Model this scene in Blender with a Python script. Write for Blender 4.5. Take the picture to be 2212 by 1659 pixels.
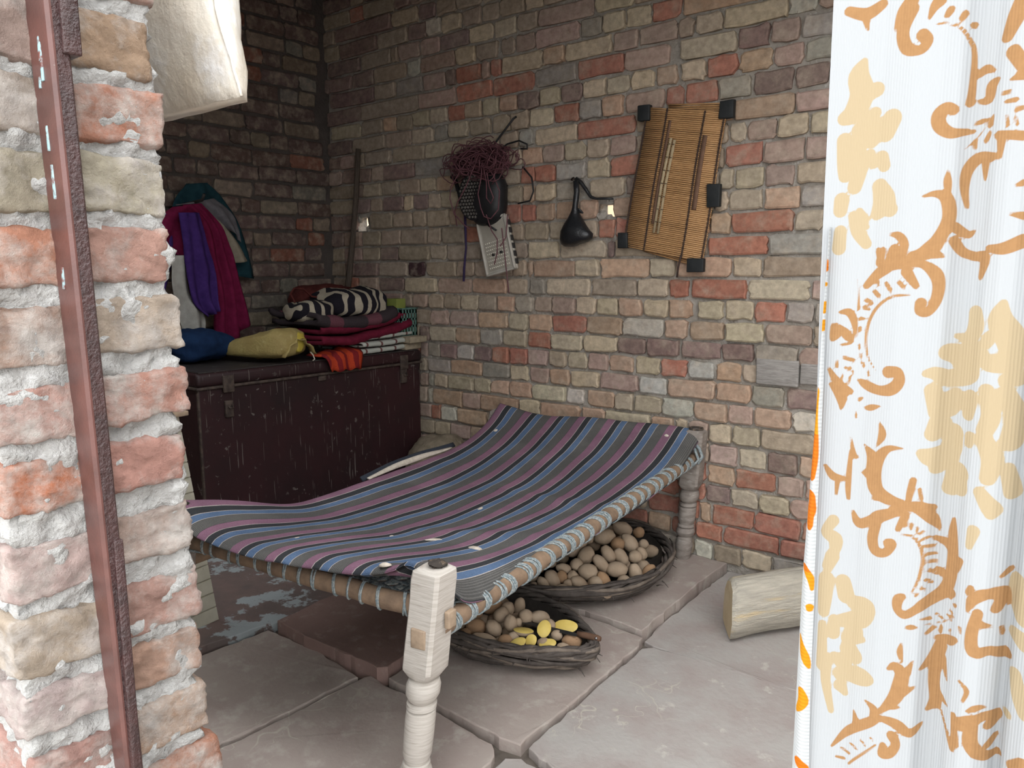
import bpy, bmesh, math, random
import numpy as np
from mathutils import Vector, Matrix, noise

for o in list(bpy.data.objects):
    bpy.data.objects.remove(o)
SC = bpy.context.scene
COL = SC.collection

# ------------------------------------------------------------------ camera
cam = bpy.data.cameras.new('camera'); camo = bpy.data.objects.new('camera', cam)
COL.objects.link(camo); SC.camera = camo
cam.sensor_fit = 'HORIZONTAL'; cam.sensor_width = 36.0
cam.lens = 36.0 * 1686.18 / 2212.0
cam.clip_start = 0.02; cam.clip_end = 200
YAW, PIT, ROL = math.radians(38.4896), math.radians(8.5502), math.radians(-0.3624)
F = Vector((-math.sin(YAW) * math.cos(PIT), math.cos(YAW) * math.cos(PIT), -math.sin(PIT)))
Rv = Vector((math.cos(YAW), math.sin(YAW), 0)); Uv = Rv.cross(F)
R2 = Rv * math.cos(ROL) + Uv * math.sin(ROL); U2 = Uv * math.cos(ROL) - Rv * math.sin(ROL)
camo.matrix_world = Matrix(((R2.x, U2.x, -F.x, 3.57409), (R2.y, U2.y, -F.y, -2.88613),
                            (R2.z, U2.z, -F.z, 1.20929), (0, 0, 0, 1)))

# ------------------------------------------------------------------ light: overcast sky, no sun
world = bpy.data.worlds.new('sky'); SC.world = world; world.use_nodes = True
bg = world.node_tree.nodes['Background']
bg.inputs[0].default_value = (0.97, 0.985, 1.0, 1); bg.inputs[1].default_value = 1.0
SC.view_settings.view_transform = 'Standard'; SC.view_settings.look = 'None'
SC.view_settings.gamma = 1.0; SC.view_settings.use_curve_mapping = False
SC.view_settings.exposure = 2.25
SC.cycles.max_bounces = 12; SC.cycles.diffuse_bounces = 8

rnd = random.Random(11)

# ------------------------------------------------------------------ materials
def lin(c):
    return tuple(((v / 255) / 12.92 if v / 255 <= .04045 else ((v / 255 + .055) / 1.055) ** 2.4) for v in c)

class NT:
    def __init__(s, name):
        s.m = bpy.data.materials.new(name); s.m.use_nodes = True
        s.t = s.m.node_tree; s.p = s.t.nodes['Principled BSDF']
    def n(s, kind, **kw):
        nd = s.t.nodes.new('ShaderNode' + kind)
        for k, v in kw.items():
            if k.startswith('i_'):
                nd.inputs[int(k[2:])].default_value = v
            else:
                setattr(nd, k, v)
        return nd
    def l(s, a, b):
        s.t.links.new(a, b)

def mix(nt, fac, a, b, blend='MIX'):
    nd = nt.n('MixRGB'); nd.blend_type = blend
    for i, v in ((0, fac), (1, a), (2, b)):
        if hasattr(v, 'links') or hasattr(v, 'is_linked'):
            nt.l(v, nd.inputs[i])
        elif i == 0:
            nd.inputs[0].default_value = v
        else:
            nd.inputs[i].default_value = tuple(v) + (1,) if len(v) == 3 else v
    return nd.outputs[0]

def ramp(nt, src, lo, hi):
    nd = nt.n('MapRange'); nd.inputs[1].default_value = lo; nd.inputs[2].default_value = hi
    nt.l(src, nd.inputs[0]); return nd.outputs[0]

def pos(nt, scale=(1, 1, 1)):
    g = nt.n('NewGeometry')
    if len(scale) == 4:
        r_ = nt.n('Mapping'); r_.inputs[2].default_value = (0, 0, scale[3]); nt.l(g.outputs[0], r_.inputs[0])
        mp = nt.n('Mapping'); mp.inputs[3].default_value = scale[:3]; nt.l(r_.outputs[0], mp.inputs[0]); return mp.outputs[0]
    if scale == (1, 1, 1):
        return g.outputs[0]
    mp = nt.n('Mapping'); mp.inputs[3].default_value = scale
    nt.l(g.outputs[0], mp.inputs[0]); return mp.outputs[0]

def nz(nt, scale, detail=4, rough=.55, vec=None, stretch=(1, 1, 1)):
    nd = nt.n('TexNoise'); nd.inputs['Scale'].default_value = scale
    nd.inputs['Detail'].default_value = detail; nd.inputs['Roughness'].default_value = rough
    nt.l(vec if vec is not None else pos(nt, stretch), nd.inputs['Vector'])
    return nd.outputs[0]

def bump(nt, h, strength=.4, dist=.01):
    b = nt.n('Bump'); b.inputs['Strength'].default_value = strength; b.inputs['Distance'].default_value = dist
    nt.l(h, b.inputs['Height']); nt.l(b.outputs[0], nt.p.inputs['Normal'])

def mat(name, c1, c2=None, scale=8, lo=.35, hi=.65, rough=.85, bs=60, bst=.25, bd=.004, stretch=(1, 1, 1), spec=.3,
        c3=None, s3=30, lo3=.6, hi3=.7, metal=0, detail=5, vein=None):
    nt = NT(name); out = None
    if c2 is not None:
        out = mix(nt, ramp(nt, nz(nt, scale, detail, .6, stretch=stretch), lo, hi), c1, c2)
    if c3 is not None:
        out = mix(nt, ramp(nt, nz(nt, s3, 6, .65, stretch=stretch), lo3, hi3), out if out is not None else c1, c3)
    if vein is not None:
        for sc_, wd_ in ((3.1, .006), (7.3, .005)):
            s_ = nt.n('Math', operation='SUBTRACT'); nt.l(nz(nt, sc_, 3, .5), s_.inputs[0]); s_.inputs[1].default_value = .5
            a_ = nt.n('Math', operation='ABSOLUTE'); nt.l(s_.outputs[0], a_.inputs[0])
            k_ = nt.n('Math', operation='MULTIPLY'); nt.l(ramp(nt, a_.outputs[0], wd_, 0), k_.inputs[0]); nt.l(ramp(nt, nz(nt, 2.3, 2, .5, stretch=(1.3, 1, 1)), .54, .64), k_.inputs[1])
            out = mix(nt, k_.outputs[0], out if out is not None else c1, vein)
    if out is None:
        nt.p.inputs['Base Color'].default_value = tuple(c1) + (1,)
    else:
        nt.l(out, nt.p.inputs['Base Color'])
    nt.p.inputs['Roughness'].default_value = rough
    nt.p.inputs['Specular IOR Level'].default_value = spec
    nt.p.inputs['Metallic'].default_value = metal
    if bst:
        bump(nt, nz(nt, bs, 5, .6, stretch=stretch), bst, bd)
    return nt.m

def brick_mat(name, pale, dark, bst=.5, fine=90, lo=.47, hi=.85):
    nt = NT(name)
    a = nt.n('Attribute'); a.attribute_name = 'Col'
    c = mix(nt, ramp(nt, nz(nt, 14, 6, .68), lo, hi), a.outputs[0], pale)
    c = mix(nt, ramp(nt, nz(nt, 23, 6, .7), .62, .82), c, dark, 'MULTIPLY')
    hs = nt.n('HueSaturation'); nt.l(c, hs.inputs['Color'])
    nt.l(ramp(nt, nz(nt, 45, 5, .6), .0, 1.0), hs.inputs['Value']); 
    mr = nt.n('MapRange'); mr.inputs[1].default_value = .25; mr.inputs[2].default_value = .75
    mr.inputs[3].default_value = .72; mr.inputs[4].default_value = 1.28
    nt.l(nz(nt, 45, 5, .6), mr.inputs[0]); nt.l(mr.outputs[0], hs.inputs['Value'])
    nt.l(hs.outputs[0], nt.p.inputs['Base Color'])
    nt.p.inputs['Roughness'].default_value = .92; nt.p.inputs['Specular IOR Level'].default_value = .15
    bump(nt, nz(nt, fine, 8, .7), bst, .006)
    return nt.m

M = {}
M['brick'] = brick_mat('old_brick', (.40, .33, .255), (.62, .52, .46), .55, 80)
M['brick_near'] = brick_mat('weathered_brick', (.48, .44, .405), (.55, .42, .38), 1.0, 150, .44, .66)
M['mortar'] = mat('mud_mortar', (.37, .34, .30), (.26, .23, .195), 9, .35, .7, .95, 70, .8, .012, c3=(.48, .46, .43), s3=25)
M['mortar_near'] = mat('lime_mortar', (.42, .415, .40), (.30, .29, .275), 28, .45, .75, .95, 160, .9, .008, c3=(.51, .505, .495), s3=60, lo3=.55)
M['mortar_shade'] = mat('shaded_mortar', (.105, .09, .082), (.075, .065, .06), 9, .35, .7, .95, 70, .8, .012)  # mud mortar darkened: the left wall's shade is put into its colour
M['stone'] = mat('red_sandstone', (.37, .32, .285), (.315, .255, .23), 5, .35, .7, .8, 55, .35, .006, c3=(.42, .375, .335), s3=13, lo3=.52, hi3=.68, vein=(.44, .40, .345))
M['stone_red'] = mat('dark_red_sandstone', (.27, .18, .155), (.22, .145, .125), 6, .35, .7, .8, 55, .35, .006, c3=(.33, .25, .215), s3=17, lo3=.55, hi3=.7)
M['stone_grey'] = mat('grey_sandstone', (.37, .348, .325), (.325, .278, .258), 5, .4, .65, .75, 55, .4, .006, c3=(.46, .43, .39), s3=11, lo3=.6, hi3=.68, vein=(.47, .435, .37))
M['stone_paint'] = mat('paint_splashed_stone', (.20, .145, .13), (.15, .12, .11), 6, .4, .6, .7, 55, .3, .005, c3=(.36, .40, .41), s3=7, lo3=.53, hi3=.56)
M['earth'] = mat('packed_earth', (.15, .125, .105), (.09, .075, .062), 20)
M['ground'] = mat('pale_yard', (.42, .39, .35), (.34, .31, .28), 3)
M['plaster'] = mat('dim_plaster', (.23, .20, .175), (.17, .15, .13), 4)
M['roof'] = mat('smoked_roof', (.14, .12, .105), (.09, .08, .07), 4)

# ------------------------------------------------------------------ mesh helpers
def link(o, parent=None):
    COL.objects.link(o)
    if parent is not None:
        o.parent = parent
        if parent.type == 'EMPTY':
            o.location = -Vector(parent.location)
    return o

def mesh(name, v, f, m, parent=None, smooth=True, col=None):
    me = bpy.data.meshes.new(name); me.from_pydata([tuple(p) for p in v], [], f)
    me.materials.append(m)
    if col is not None:
        a = me.color_attributes.new('Col', 'FLOAT_COLOR', 'POINT')
        if isinstance(col, np.ndarray) and col.ndim == 2:
            buf = np.ones((len(v), 4), dtype=np.float32); buf[:, :3] = col
        else:
            buf = np.tile(np.array(tuple(col[:3]) + (1,), dtype=np.float32), (len(v), 1))
        a.data.foreach_set('color', buf.ravel())
    if smooth:
        me.polygons.foreach_set('use_smooth', [True] * len(me.polygons))
    me.update()
    return link(bpy.data.objects.new(name, me), parent)

def tag(o, label, cat, group=None):
    o['label'] = label; o['category'] = cat
    if group:
        o['group'] = group
    return o

def thing(name, label, cat, loc, group=None):
    o = bpy.data.objects.new(name, None); o.empty_display_size = .05
    COL.objects.link(o); o.location = loc
    return tag(o, label, cat, group)

def struct(o):
    o['kind'] = 'structure'; return o

class MB:
    """collects verts and faces"""
    def __init__(s):
        s.v = []; s.f = []
    def add(s, v, f):
        n = len(s.v); s.v += [Vector(p) for p in v]; s.f += [tuple(i + n for i in q) for q in f]; return s
    def box(s, a, b, bev=0):
        (x0, y0, z0), (x1, y1, z1) = a, b
        if bev <= 0:
            return s.add([(x0, y0, z0), (x1, y0, z0), (x1, y1, z0), (x0, y1, z0), (x0, y0, z1), (x1, y0, z1), (x1, y1, z1), (x0, y1, z1)],
                         [(0, 3, 2, 1), (4, 5, 6, 7), (0, 1, 5, 4), (1, 2, 6, 5), (2, 3, 7, 6), (3, 0, 4, 7)])
        bm = bmesh.new(); bmesh.ops.create_cube(bm, size=1)
        for vv in bm.verts:
            vv.co = Vector(((x0 + x1) / 2 + vv.co.x * (x1 - x0), (y0 + y1) / 2 + vv.co.y * (y1 - y0), (z0 + z1) / 2 + vv.co.z * (z1 - z0)))
        bmesh.ops.bevel(bm, geom=bm.edges[:], offset=bev, segments=2, affect='EDGES', profile=.6)
        return s.bm(bm)
    def bm(s, bm):
        bm.verts.index_update()
        s.add([v.co.copy() for v in bm.verts], [tuple(v.index for v in f.verts) for f in bm.faces]); bm.free(); return s
    def tube(s, pts, r, n=8, cap=True):
        pts = [Vector(p) for p in pts]; k = len(pts)
        rs = r if isinstance(r, (list, tuple)) else [r] * k
        vs = []; up = None
        for i, p in enumerate(pts):
            d = (pts[min(i + 1, k - 1)] - pts[max(i - 1, 0)])
            d = d.normalized() if d.length > 1e-9 else Vector((0, 0, 1))
            if up is None:
                up = d.orthogonal().normalized()
            up = (up - d * up.dot(d))
            up = up.normalized() if up.length > 1e-6 else d.orthogonal().normalized()
            w = d.cross(up)
            vs += [p + (up * math.cos(2 * math.pi * j / n) + w * math.sin(2 * math.pi * j / n)) * rs[i] for j in range(n)]
        fs = [(i * n + j, i * n + (j + 1) % n, (i + 1) * n + (j + 1) % n, (i + 1) * n + j) for i in range(k - 1) for j in range(n)]
        if cap:
            fs += [tuple(range(n - 1, -1, -1)), tuple((k - 1) * n + j for j in range(n))]
        return s.add(vs, fs)
    def loft(s, rings, cap=True):
        n = len(rings[0]); k = len(rings)
        fs = [(i * n + j, i * n + (j + 1) % n, (i + 1) * n + (j + 1) % n, (i + 1) * n + j) for i in range(k - 1) for j in range(n)]
        if cap:
            fs += [tuple(range(n - 1, -1, -1)), tuple((k - 1) * n + j for j in range(n))]
        return s.add([p for r in rings for p in r], fs)
    def grid(s, P, closed=False):
        nu = len(P); nv = len(P[0])
        return s.add([p for row in P for p in row],
                     [(i * nv + j, (i + 1) * nv + j, (i + 1) * nv + j + 1, i * nv + j + 1) for i in range(nu - 1) for j in range(nv - 1)])
    def xf(s, mx):
        s.v = [mx @ p for p in s.v]; return s
    def jit(s, amp, sc=20):
        s.v = [p + Vector(noise.noise_vector(p * sc)) * amp for p in s.v]; return s
    def build(s, name, m, parent=None, smooth=True, col=None):
        return mesh(name, s.v, s.f, m, parent, smooth, col)

def sheet(P, th, nrm=None):
    """closed thin cloth from a grid of points"""
    nu, nv = len(P), len(P[0]); vs = []; 
    for i in range(nu):
        for j in range(nv):
            du = P[min(i + 1, nu - 1)][j] - P[max(i - 1, 0)][j]; dv = P[i][min(j + 1, nv - 1)] - P[i][max(j - 1, 0)]
            n = du.cross(dv)
            n = n.normalized() if n.length > 1e-12 else Vector((0, 0, 1))
            vs.append((P[i][j] + n * th / 2, P[i][j] - n * th / 2))
    N = nu * nv; V = [a for a, b in vs] + [b for a, b in vs]; fs = []
    for i in range(nu - 1):
        for j in range(nv - 1):
            q = (i * nv + j, (i + 1) * nv + j, (i + 1) * nv + j + 1, i * nv + j + 1)
            fs.append(q); fs.append(tuple(N + k for k in reversed(q)))
    for i in range(nu - 1):
        for j in (0, nv - 1):
            a, b = i * nv + j, (i + 1) * nv + j
            fs.append((b, a, N + a, N + b) if j == 0 else (a, b, N + b, N + a))
    for j in range(nv - 1):
        for i in (0, nu - 1):
            a, b = i * nv + j, i * nv + j + 1
            fs.append((a, b, N + b, N + a) if i == 0 else (b, a, N + a, N + b))
    mb = MB(); mb.add(V, fs); return mb

def fbm(p, o=4):
    return noise.fractal(Vector(p), 1.0, 2.0, o, noise_basis='PERLIN_ORIGINAL')

BC = {'T': (.430, .355, .260), 't': (.335, .268, .205), 'O': (.420, .290, .205), 'R': (.365, .165, .118), 'P': (.355, .258, .215),
      'D': (.225, .158, .140), 'K': (.06, .035, .04), 'W': (.47, .44, .385), 'G': (.315, .285, .245), 'M': (.36, .26, .19), 'Y': (.52, .46, .34)}

def brick_shape(w, h, d, rg, inset=.006, cut=.013):
    """irregular worn brick face in the local x (length) / z (height) plane; -y is proud"""
    def cor(sx, sz):
        c1 = cut * rg.uniform(.35, 1.7); c2 = cut * rg.uniform(.35, 1.5); cx, cz = sx * w / 2, sz * h / 2
        a = (cx - sx * c1, cz); m = (cx - sx * c1 * .28, cz - sz * c2 * .28); b = (cx, cz - sz * c2)
        return [a, m, b]
    pts = cor(1, 1)[::1] + [(w / 2, 0)] + cor(1, -1)[::-1] + [(rg.uniform(-.2, .2) * w, -h / 2)] + cor(-1, -1) + [(-w / 2, 0)] + cor(-1, 1)[::-1] + [(rg.uniform(-.2, .2) * w, h / 2)]
    pts = [(x + rg.gauss(0, .0024), z + rg.gauss(0, .0024)) for x, z in pts]
    n = len(pts); tilt = rg.uniform(-.05, .05); tz = rg.uniform(-.06, .06)
    v = [(x, d, z) for x, z in pts] + [(x, .005 + x * tilt + z * tz, z) for x, z in pts]
    kx, kz = 1 - 2 * inset / w, 1 - 2 * inset / h
    v += [(x * kx + rg.gauss(0, .0008), x * tilt + z * tz + rg.gauss(0, .0006), z * kz) for x, z in pts]
    f = []
    for r in range(2):
        f += [(r * n + j, (r + 1) * n + j, (r + 1) * n + (j + 1) % n, r * n + (j + 1) % n) for j in range(n)]
    f.append(tuple(2 * n + j for j in range(n)))
    return v, f
WALL_ROWS = [
  (20, 23, "-20,210,P 210,322,R 322,440,D 440,558,D 558,788,R 788,906,P 906,1018,t 1018,1130,t 1130,1355,t 1355,1473,R 1473,1591,t 1591,1709,G 1709,1827,T 1827,1939,t 1939,2044,T 2044,2080,D 2080,2171,W 2171,2239,t 2239,2322,W 2322,2439,t 2439,2561,T 2561,2721,G 2721,2839,T 2839,3069,O 3069,3187,T 3187,3305,T 3305,3530,P 3530,3642,O 3642,3867,T 3867,3985,P 3985,4097,O 4097,4300,t"),
  (103, 105, "-20,210,D 210,440,P 440,670,R 670,900,t 900,1125,R 1125,1243,D 1243,1473,t 1473,1703,R 1703,1815,R 1815,2021,R 2021,2131,O 2131,2243,R 2243,2358,R 2358,2589,R 2589,2717,R 2717,2829,G 2829,2941,T 2941,3059,t 3059,3177,G 3177,3407,O 3407,3637,G 3637,3749,O 3749,3979,t 3979,4204,t 4204,4300,O"),
  (182, 183, "-20,210,t 210,440,t 440,552,t 552,782,t 782,900,D 900,1018,t 1018,1243,t 1243,1355,t 1355,1580,t 1580,1698,O 1698,1928,G 1928,2019,T 2019,2163,R 2163,2258,R 2258,2307,O 2307,2485,R 2485,2666,R 2666,2713,R 2713,2825,t 2825,3050,O 3050,3168,T 3168,3286,R 3286,3398,T 3398,3623,O 3623,3741,t 3741,3966,P 3966,4084,G 4084,4202,G 4202,4300,O"),
  (265, 266, "-20,205,t 205,435,R 435,660,t 660,772,P 772,890,R 890,1120,t 1120,1232,R 1232,1462,O 1462,1574,O 1574,1686,P 1686,1916,P 1916,2053,P 2053,2164,R 2164,2281,R 2281,2387,D 2387,2503,T 2503,2622,T 2622,2709,P 2709,2939,O 2939,3057,t 3057,3282,P 3282,3512,P 3512,3737,P 3737,3967,O 3967,4197,O 4197,4300,O"),
  (344, 344, "-20,98,R 98,328,P 328,446,t 446,564,P 564,769,t 769,876,T 876,1014,P 1014,1204,t 1204,1409,t 1409,1600,t 1600,1736,O 1736,1848,R 1848,1966,R 1966,2186,P 2186,2283,R 2283,2402,O 2402,2567,R 2567,2670,P 2670,2719,P 2719,2831,T 2831,2949,G 2949,3067,T 3067,3185,t 3185,3410,T 3410,3528,t 3528,3646,t 3646,3876,T 3876,4101,T 4101,4213,R 4213,4300,O"),
  (427, 427, "-20,205,D 205,323,t 323,553,D 553,741,P 741,813,R 813,930,W 930,1125,O 1125,1257,t 1257,1458,t 1458,1646,P 1646,1784,t 1784,2014,R 2014,2126,O 2126,2184,P 2184,2292,t 2292,2412,P 2412,2524,T 2524,2646,D 2646,2715,O 2715,2827,P 2827,3057,P 3057,3287,T 3287,3512,R 3512,3742,G 3742,3860,T 3860,4085,G 4085,4203,T 4203,4300,O"),
  (511, 513, "-20,92,P 92,204,P 204,322,P 322,547,P 547,725,t 725,755,G 755,966,O 966,1086,P 1086,1325,O 1325,1448,T 1448,1672,O 1683,1802,O 1802,2026,T 2026,2134,O 2134,2194,T 2194,2289,P 2289,2384,T 2384,2497,T 2497,2710,T 2710,2935,R 2935,3160,T 3160,3390,P 3390,3615,P 3615,3840,t 3840,4070,P 4070,4300,P"),
  (597, 597, "-20,98,R 98,210,D 210,435,t 435,665,D 665,728,P 728,770,G 770,867,T 867,1040,T 1040,1149,T 1149,1262,O 1262,1400,O 1400,1594,Y 1594,1694,W 1703,1850,O 1850,1944,T 1944,2077,T 2077,2218,W 2218,2362,O 2362,2467,P 2467,2613,O 2613,2709,W 2709,2821,G 2821,3051,T 3051,3276,t 3276,3394,G 3394,3624,T 3624,3854,P 3854,4079,G 4079,4191,t 4191,4300,P"),
  (676, 680, "-20,210,P 210,440,D 440,665,P 665,724,t 724,884,G 884,1094,O 1094,1272,G 1272,1385,T 1385,1501,P 1501,1617,O 1617,1771,T 1772,1965,P 1965,2099,W 2099,2312,O 2313,2455,O 2455,2584,G 2584,2721,D 2721,2833,t 2833,3063,G 3063,3175,T 3175,3287,R 3287,3512,G 3512,3737,G 3737,3962,T 3962,4192,G 4192,4300,P"),
  (755, 764, "-20,92,P 92,322,R 322,552,t 552,670,R 670,726,P 726,813,G 813,932,D 932,1046,W 1046,1156,D 1156,1268,R 1268,1383,R 1383,1497,P 1497,1601,t 1601,1708,T 1708,1815,P 1815,1941,O 1941,2067,T 2067,2188,R 2188,2306,W 2306,2414,O 2414,2483,T 2800,2918,R 2918,3030,t 3030,3148,P 3148,3260,t 3260,3372,O 3372,3597,t 3597,3822,G 3822,3934,t 3934,4046,T 4046,4158,T 4158,4300,G"),
  (836, 844, "-20,98,t 98,216,P 216,334,D 334,452,D 452,564,P 564,676,t 676,747,D 747,931,T 931,1086,O 1086,1230,G 1230,1374,T 1374,1511,R 1511,1685,T 1685,1860,T 1860,1997,D 1997,2149,D 2155,2328,D 2328,2460,D 2460,2629,G 2629,2718,P 2718,2943,T 2943,3055,R 3055,3167,O 3167,3392,G 3392,3622,O 3622,3734,T 3734,3964,T 3964,4194,T 4194,4300,t"),
  (918, 918, "-20,98,t 98,328,t 328,446,P 446,625,P 625,753,t 753,878,P 878,1068,P 1068,1264,O 1267,1382,T 1382,1517,O 1517,1702,R 1702,1887,M 1887,2080,W 2080,2184,O 2191,2340,M 2340,2496,T 2496,2675,P 2675,2729,t 2729,2847,T 2847,2959,O 2959,3071,t 3071,3183,t 3183,3408,T 3408,3633,G 3633,3858,O 3858,3970,t 3970,4195,t 4195,4300,R"),
  (1001, 1000, "-20,98,D 98,210,R 210,328,t 328,553,P 553,628,t 628,740,P 740,849,t 849,960,t 960,1077,T 1077,1194,t 1194,1303,O 1303,1411,G 1411,1517,t 1517,1644,P 1644,1751,T 1751,1862,T 1862,1978,O 1978,2098,T 2098,2203,O 2221,2332,T 2332,2454,T 2454,2574,R 2574,2675,G 2675,2725,G 2725,2955,O 2955,3180,R 3180,3298,O 3298,3528,R 3528,3758,t 3758,3876,T 3876,4101,t 4101,4213,t 4213,4300,T"),
  (1082, 1082, "-20,98,t 98,210,R 210,367,P 367,568,D 568,802,T 802,1033,P 1033,1256,O 1256,1376,t 1390,1482,G 1482,1722,T 1722,1951,t 1951,2094,T 2094,2183,R 2193,2423,R 2423,2658,T 2658,2723,P 2723,2835,R 2835,3060,P 3060,3285,O 3285,3510,G 3510,3622,T 3622,3740,T 3740,3852,O 3852,4077,G 4077,4195,P 4195,4300,P"),
  (1163, 1164, "-20,98,t 98,180,D 180,371,D 371,602,t 602,721,K 721,938,t 938,1064,t 1064,1297,t 1297,1376,t 1376,1411,O 1411,1641,O 1641,1768,T 1768,2007,O 2007,2126,T 2129,2358,O 2358,2474,T 2474,2697,t 2697,2922,t 2922,3152,O 3152,3382,t 3382,3494,G 3494,3719,T 3719,3831,O 3831,4061,G 4061,4179,T 4179,4300,T"),
  (1245, 1247, "-20,92,t 92,246,P 246,394,t 394,536,D 536,759,t 759,872,t 872,1102,t 1102,1186,t 1206,1380,t 1380,1555,T 1555,1800,T 1800,1837,D 1837,2037,t 2075,2259,t 2259,2499,R 2499,2732,G 2732,2962,P 2962,3080,G 3080,3310,P 3310,3422,G 3422,3540,T 3540,3658,T 3658,3770,R 3770,4000,t 4000,4225,t 4225,4300,R"),
  (1327, 1330, "-20,98,D 98,243,P 243,398,t 398,552,t 552,740,t 740,840,t 840,996,t 996,1119,R 1119,1207,D 1207,1356,t 1356,1498,t 1498,1633,t 1633,1757,t 1757,1840,R 1840,1943,R 1943,2035,t 2035,2110,G 2110,2266,O 2266,2351,O 2351,2589,R 2589,2693,T 2693,2727,t 2727,2839,G 2839,2951,T 2951,3063,G 3063,3288,t 3288,3400,P 3400,3625,G 3625,3855,t 3855,3967,T 3967,4085,R 4085,4203,T 4203,4300,O"),
  (1412, 1413, "-20,92,D 92,210,D 210,316,D 316,498,t 498,641,t 641,743,t 743,893,t 893,1089,M 1089,1208,P 1208,1342,R 1342,1423,R 1423,1530,O 1530,1658,O 1658,1756,O 1830,1922,O 1922,2037,t 2037,2144,R 2144,2280,T 2280,2334,T 2334,2470,T 2470,2607,O 2607,2723,G 2723,2948,T 2948,3060,P 3060,3285,T 3285,3397,T 3397,3627,G 3627,3739,P 3739,3964,O 3964,4082,T 4082,4194,G 4194,4300,t"),
  (1499, 1495, "-20,205,t 205,320,D 320,412,t 412,577,D 577,645,T 645,752,D 752,844,T 844,967,T 967,1111,t 1158,1259,t 1259,1352,t 1352,1426,O 1426,1538,T 1538,1662,G 1713,1887,T 1887,1997,D 1997,2109,t 2109,2177,T 2177,2298,t 2298,2356,T 2356,2470,T 2470,2584,P 2584,2713,T 2713,2825,T 2825,3055,O 3055,3167,t 3167,3392,O 3392,3617,t 3617,3847,T 3847,3959,G 3959,4077,t 4077,4189,R 4189,4300,t"),
  (1581, 1576, "-20,205,t 205,270,D 270,410,t 410,543,t 543,695,t 695,809,T 809,930,O 930,1113,t 1159,1338,t 1338,1424,R 1424,1538,R 1538,1691,G 1691,1815,T 1815,1996,R 1996,2107,t 2107,2175,T 2175,2315,t 2315,2463,R 2463,2617,P 2617,2736,P 2736,2854,P 2854,3079,O 3079,3309,t 3309,3421,t 3421,3533,t 3533,3645,T 3645,3875,R 3875,4105,t 4105,4223,R 4223,4300,O"),
  (1662, 1663, "-20,98,P 98,334,D 334,432,t 432,662,D 662,899,G 899,1062,t 1062,1216,t 1216,1348,T 1348,1465,O 1465,1582,P 1582,1694,T 1694,1810,T 1810,1936,P 1936,2086,t 2086,2176,P 2176,2329,t 2329,2397,T 2397,2512,P 2512,2625,T 2625,2735,T 2735,2853,T 2853,3078,R 3078,3303,t 3303,3533,O 3533,3758,T 3758,3983,R 3983,4101,G 4101,4213,T 4213,4300,G"),
  (1744, 1744, "-20,92,D 92,210,P 210,292,t 292,493,t 493,736,t 736,956,T 956,1217,T 1217,1329,t 1329,1415,G 1415,1651,T 1651,1931,R 1931,2084,t 2084,2191,R 2191,2342,O 2342,2573,O 2573,2744,P 2744,2969,T 2969,3087,P 3087,3205,P 3205,3435,T 3435,3665,O 3665,3783,t 3783,4008,R 4008,4238,T 4238,4300,T"),
  (1822, 1824, "-20,194,D 194,458,t 458,644,t 644,802,T 802,897,G 897,1032,T 1032,1167,t 1178,1287,t 1287,1392,t 1392,1524,T 1524,1659,R 1659,1771,G 1771,1875,O 1875,2060,P 2064,2143,R 2143,2283,R 2283,2412,G 2412,2564,D 2564,2687,D 2687,2740,t 2740,2965,R 2965,3077,t 3077,3195,R 3195,3307,P 3307,3425,O 3425,3650,G 3650,3762,T 3762,3987,t 3987,4099,T 4099,4300,t"),
  (1905, 1911, "30,266,T 266,436,t 436,540,O 540,658,t 658,775,T 775,894,T 894,1008,R 1008,1117,t 1117,1219,T 1224,1326,O 1326,1452,D 1452,1561,T 1561,1675,D 1675,1791,T 1791,1901,T 1901,2014,T 2014,2115,M 2128,2233,T 2233,2358,R 2358,2486,O 2486,2597,P 2597,2710,G 2710,2748,t 2748,2978,t 2978,3208,R 3208,3433,R 3433,3658,t 3658,3776,R 3776,4006,t 4006,4124,P 4124,4300,t"),
  (1985, 1990, "-16,277,D 277,708,t 708,950,P 950,1179,R 1179,1420,R 1420,1645,G 1645,1876,R 1876,2078,P 2117,2349,T 2349,2473,D 2473,2580,P 2580,2725,G 2725,2837,t 2837,3067,R 3067,3297,t 3297,3527,T 3527,3639,t 3639,3751,P 3751,3981,T 3981,4206,t 4206,4300,T"),
  (2070, 2074, "26,380,D 380,538,t 538,734,G 734,887,P 887,952,D 952,1115,R 1115,1166,P 1166,1235,R 1235,1468,T 1468,1585,O 1585,1818,T 1818,1940,P 1940,2111,P 2111,2179,t 2179,2294,T 2294,2535,T 2535,2638,W 2638,2739,P 2739,2964,R 2964,3082,T 3082,3312,R 3312,3542,t 3542,3772,T 3772,3884,T 3884,4114,P 4114,4300,t"),
  (2152, 2152, "-20,31,D 31,206,D 206,384,D 384,620,t 620,720,W 720,959,P 959,1080,T 1080,1216,t 1231,1313,t 1313,1425,P 1425,1656,P 1656,1767,G 1767,1877,T 1877,1994,T 1994,2123,R 2123,2421,O 2421,2626,P 2626,2735,P 2735,2960,T 2960,3078,t 3078,3303,R 3303,3421,R 3421,3646,T 3646,3876,R 3876,4106,t 4106,4300,T"),
  (2234, 2234, "1,277,D 277,514,t 514,569,t 569,717,P 717,853,P 853,1040,D 1040,1187,T 1188,1323,T 1323,1443,t 1443,1730,P 1730,1914,T 1914,2089,t 2089,2314,t 2314,2432,t 2432,2662,T 2662,2887,T 2887,3117,t 3117,3347,t 3347,3459,G 3459,3577,t 3577,3807,T 3807,4032,R 4032,4150,G 4150,4300,t"),
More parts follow.
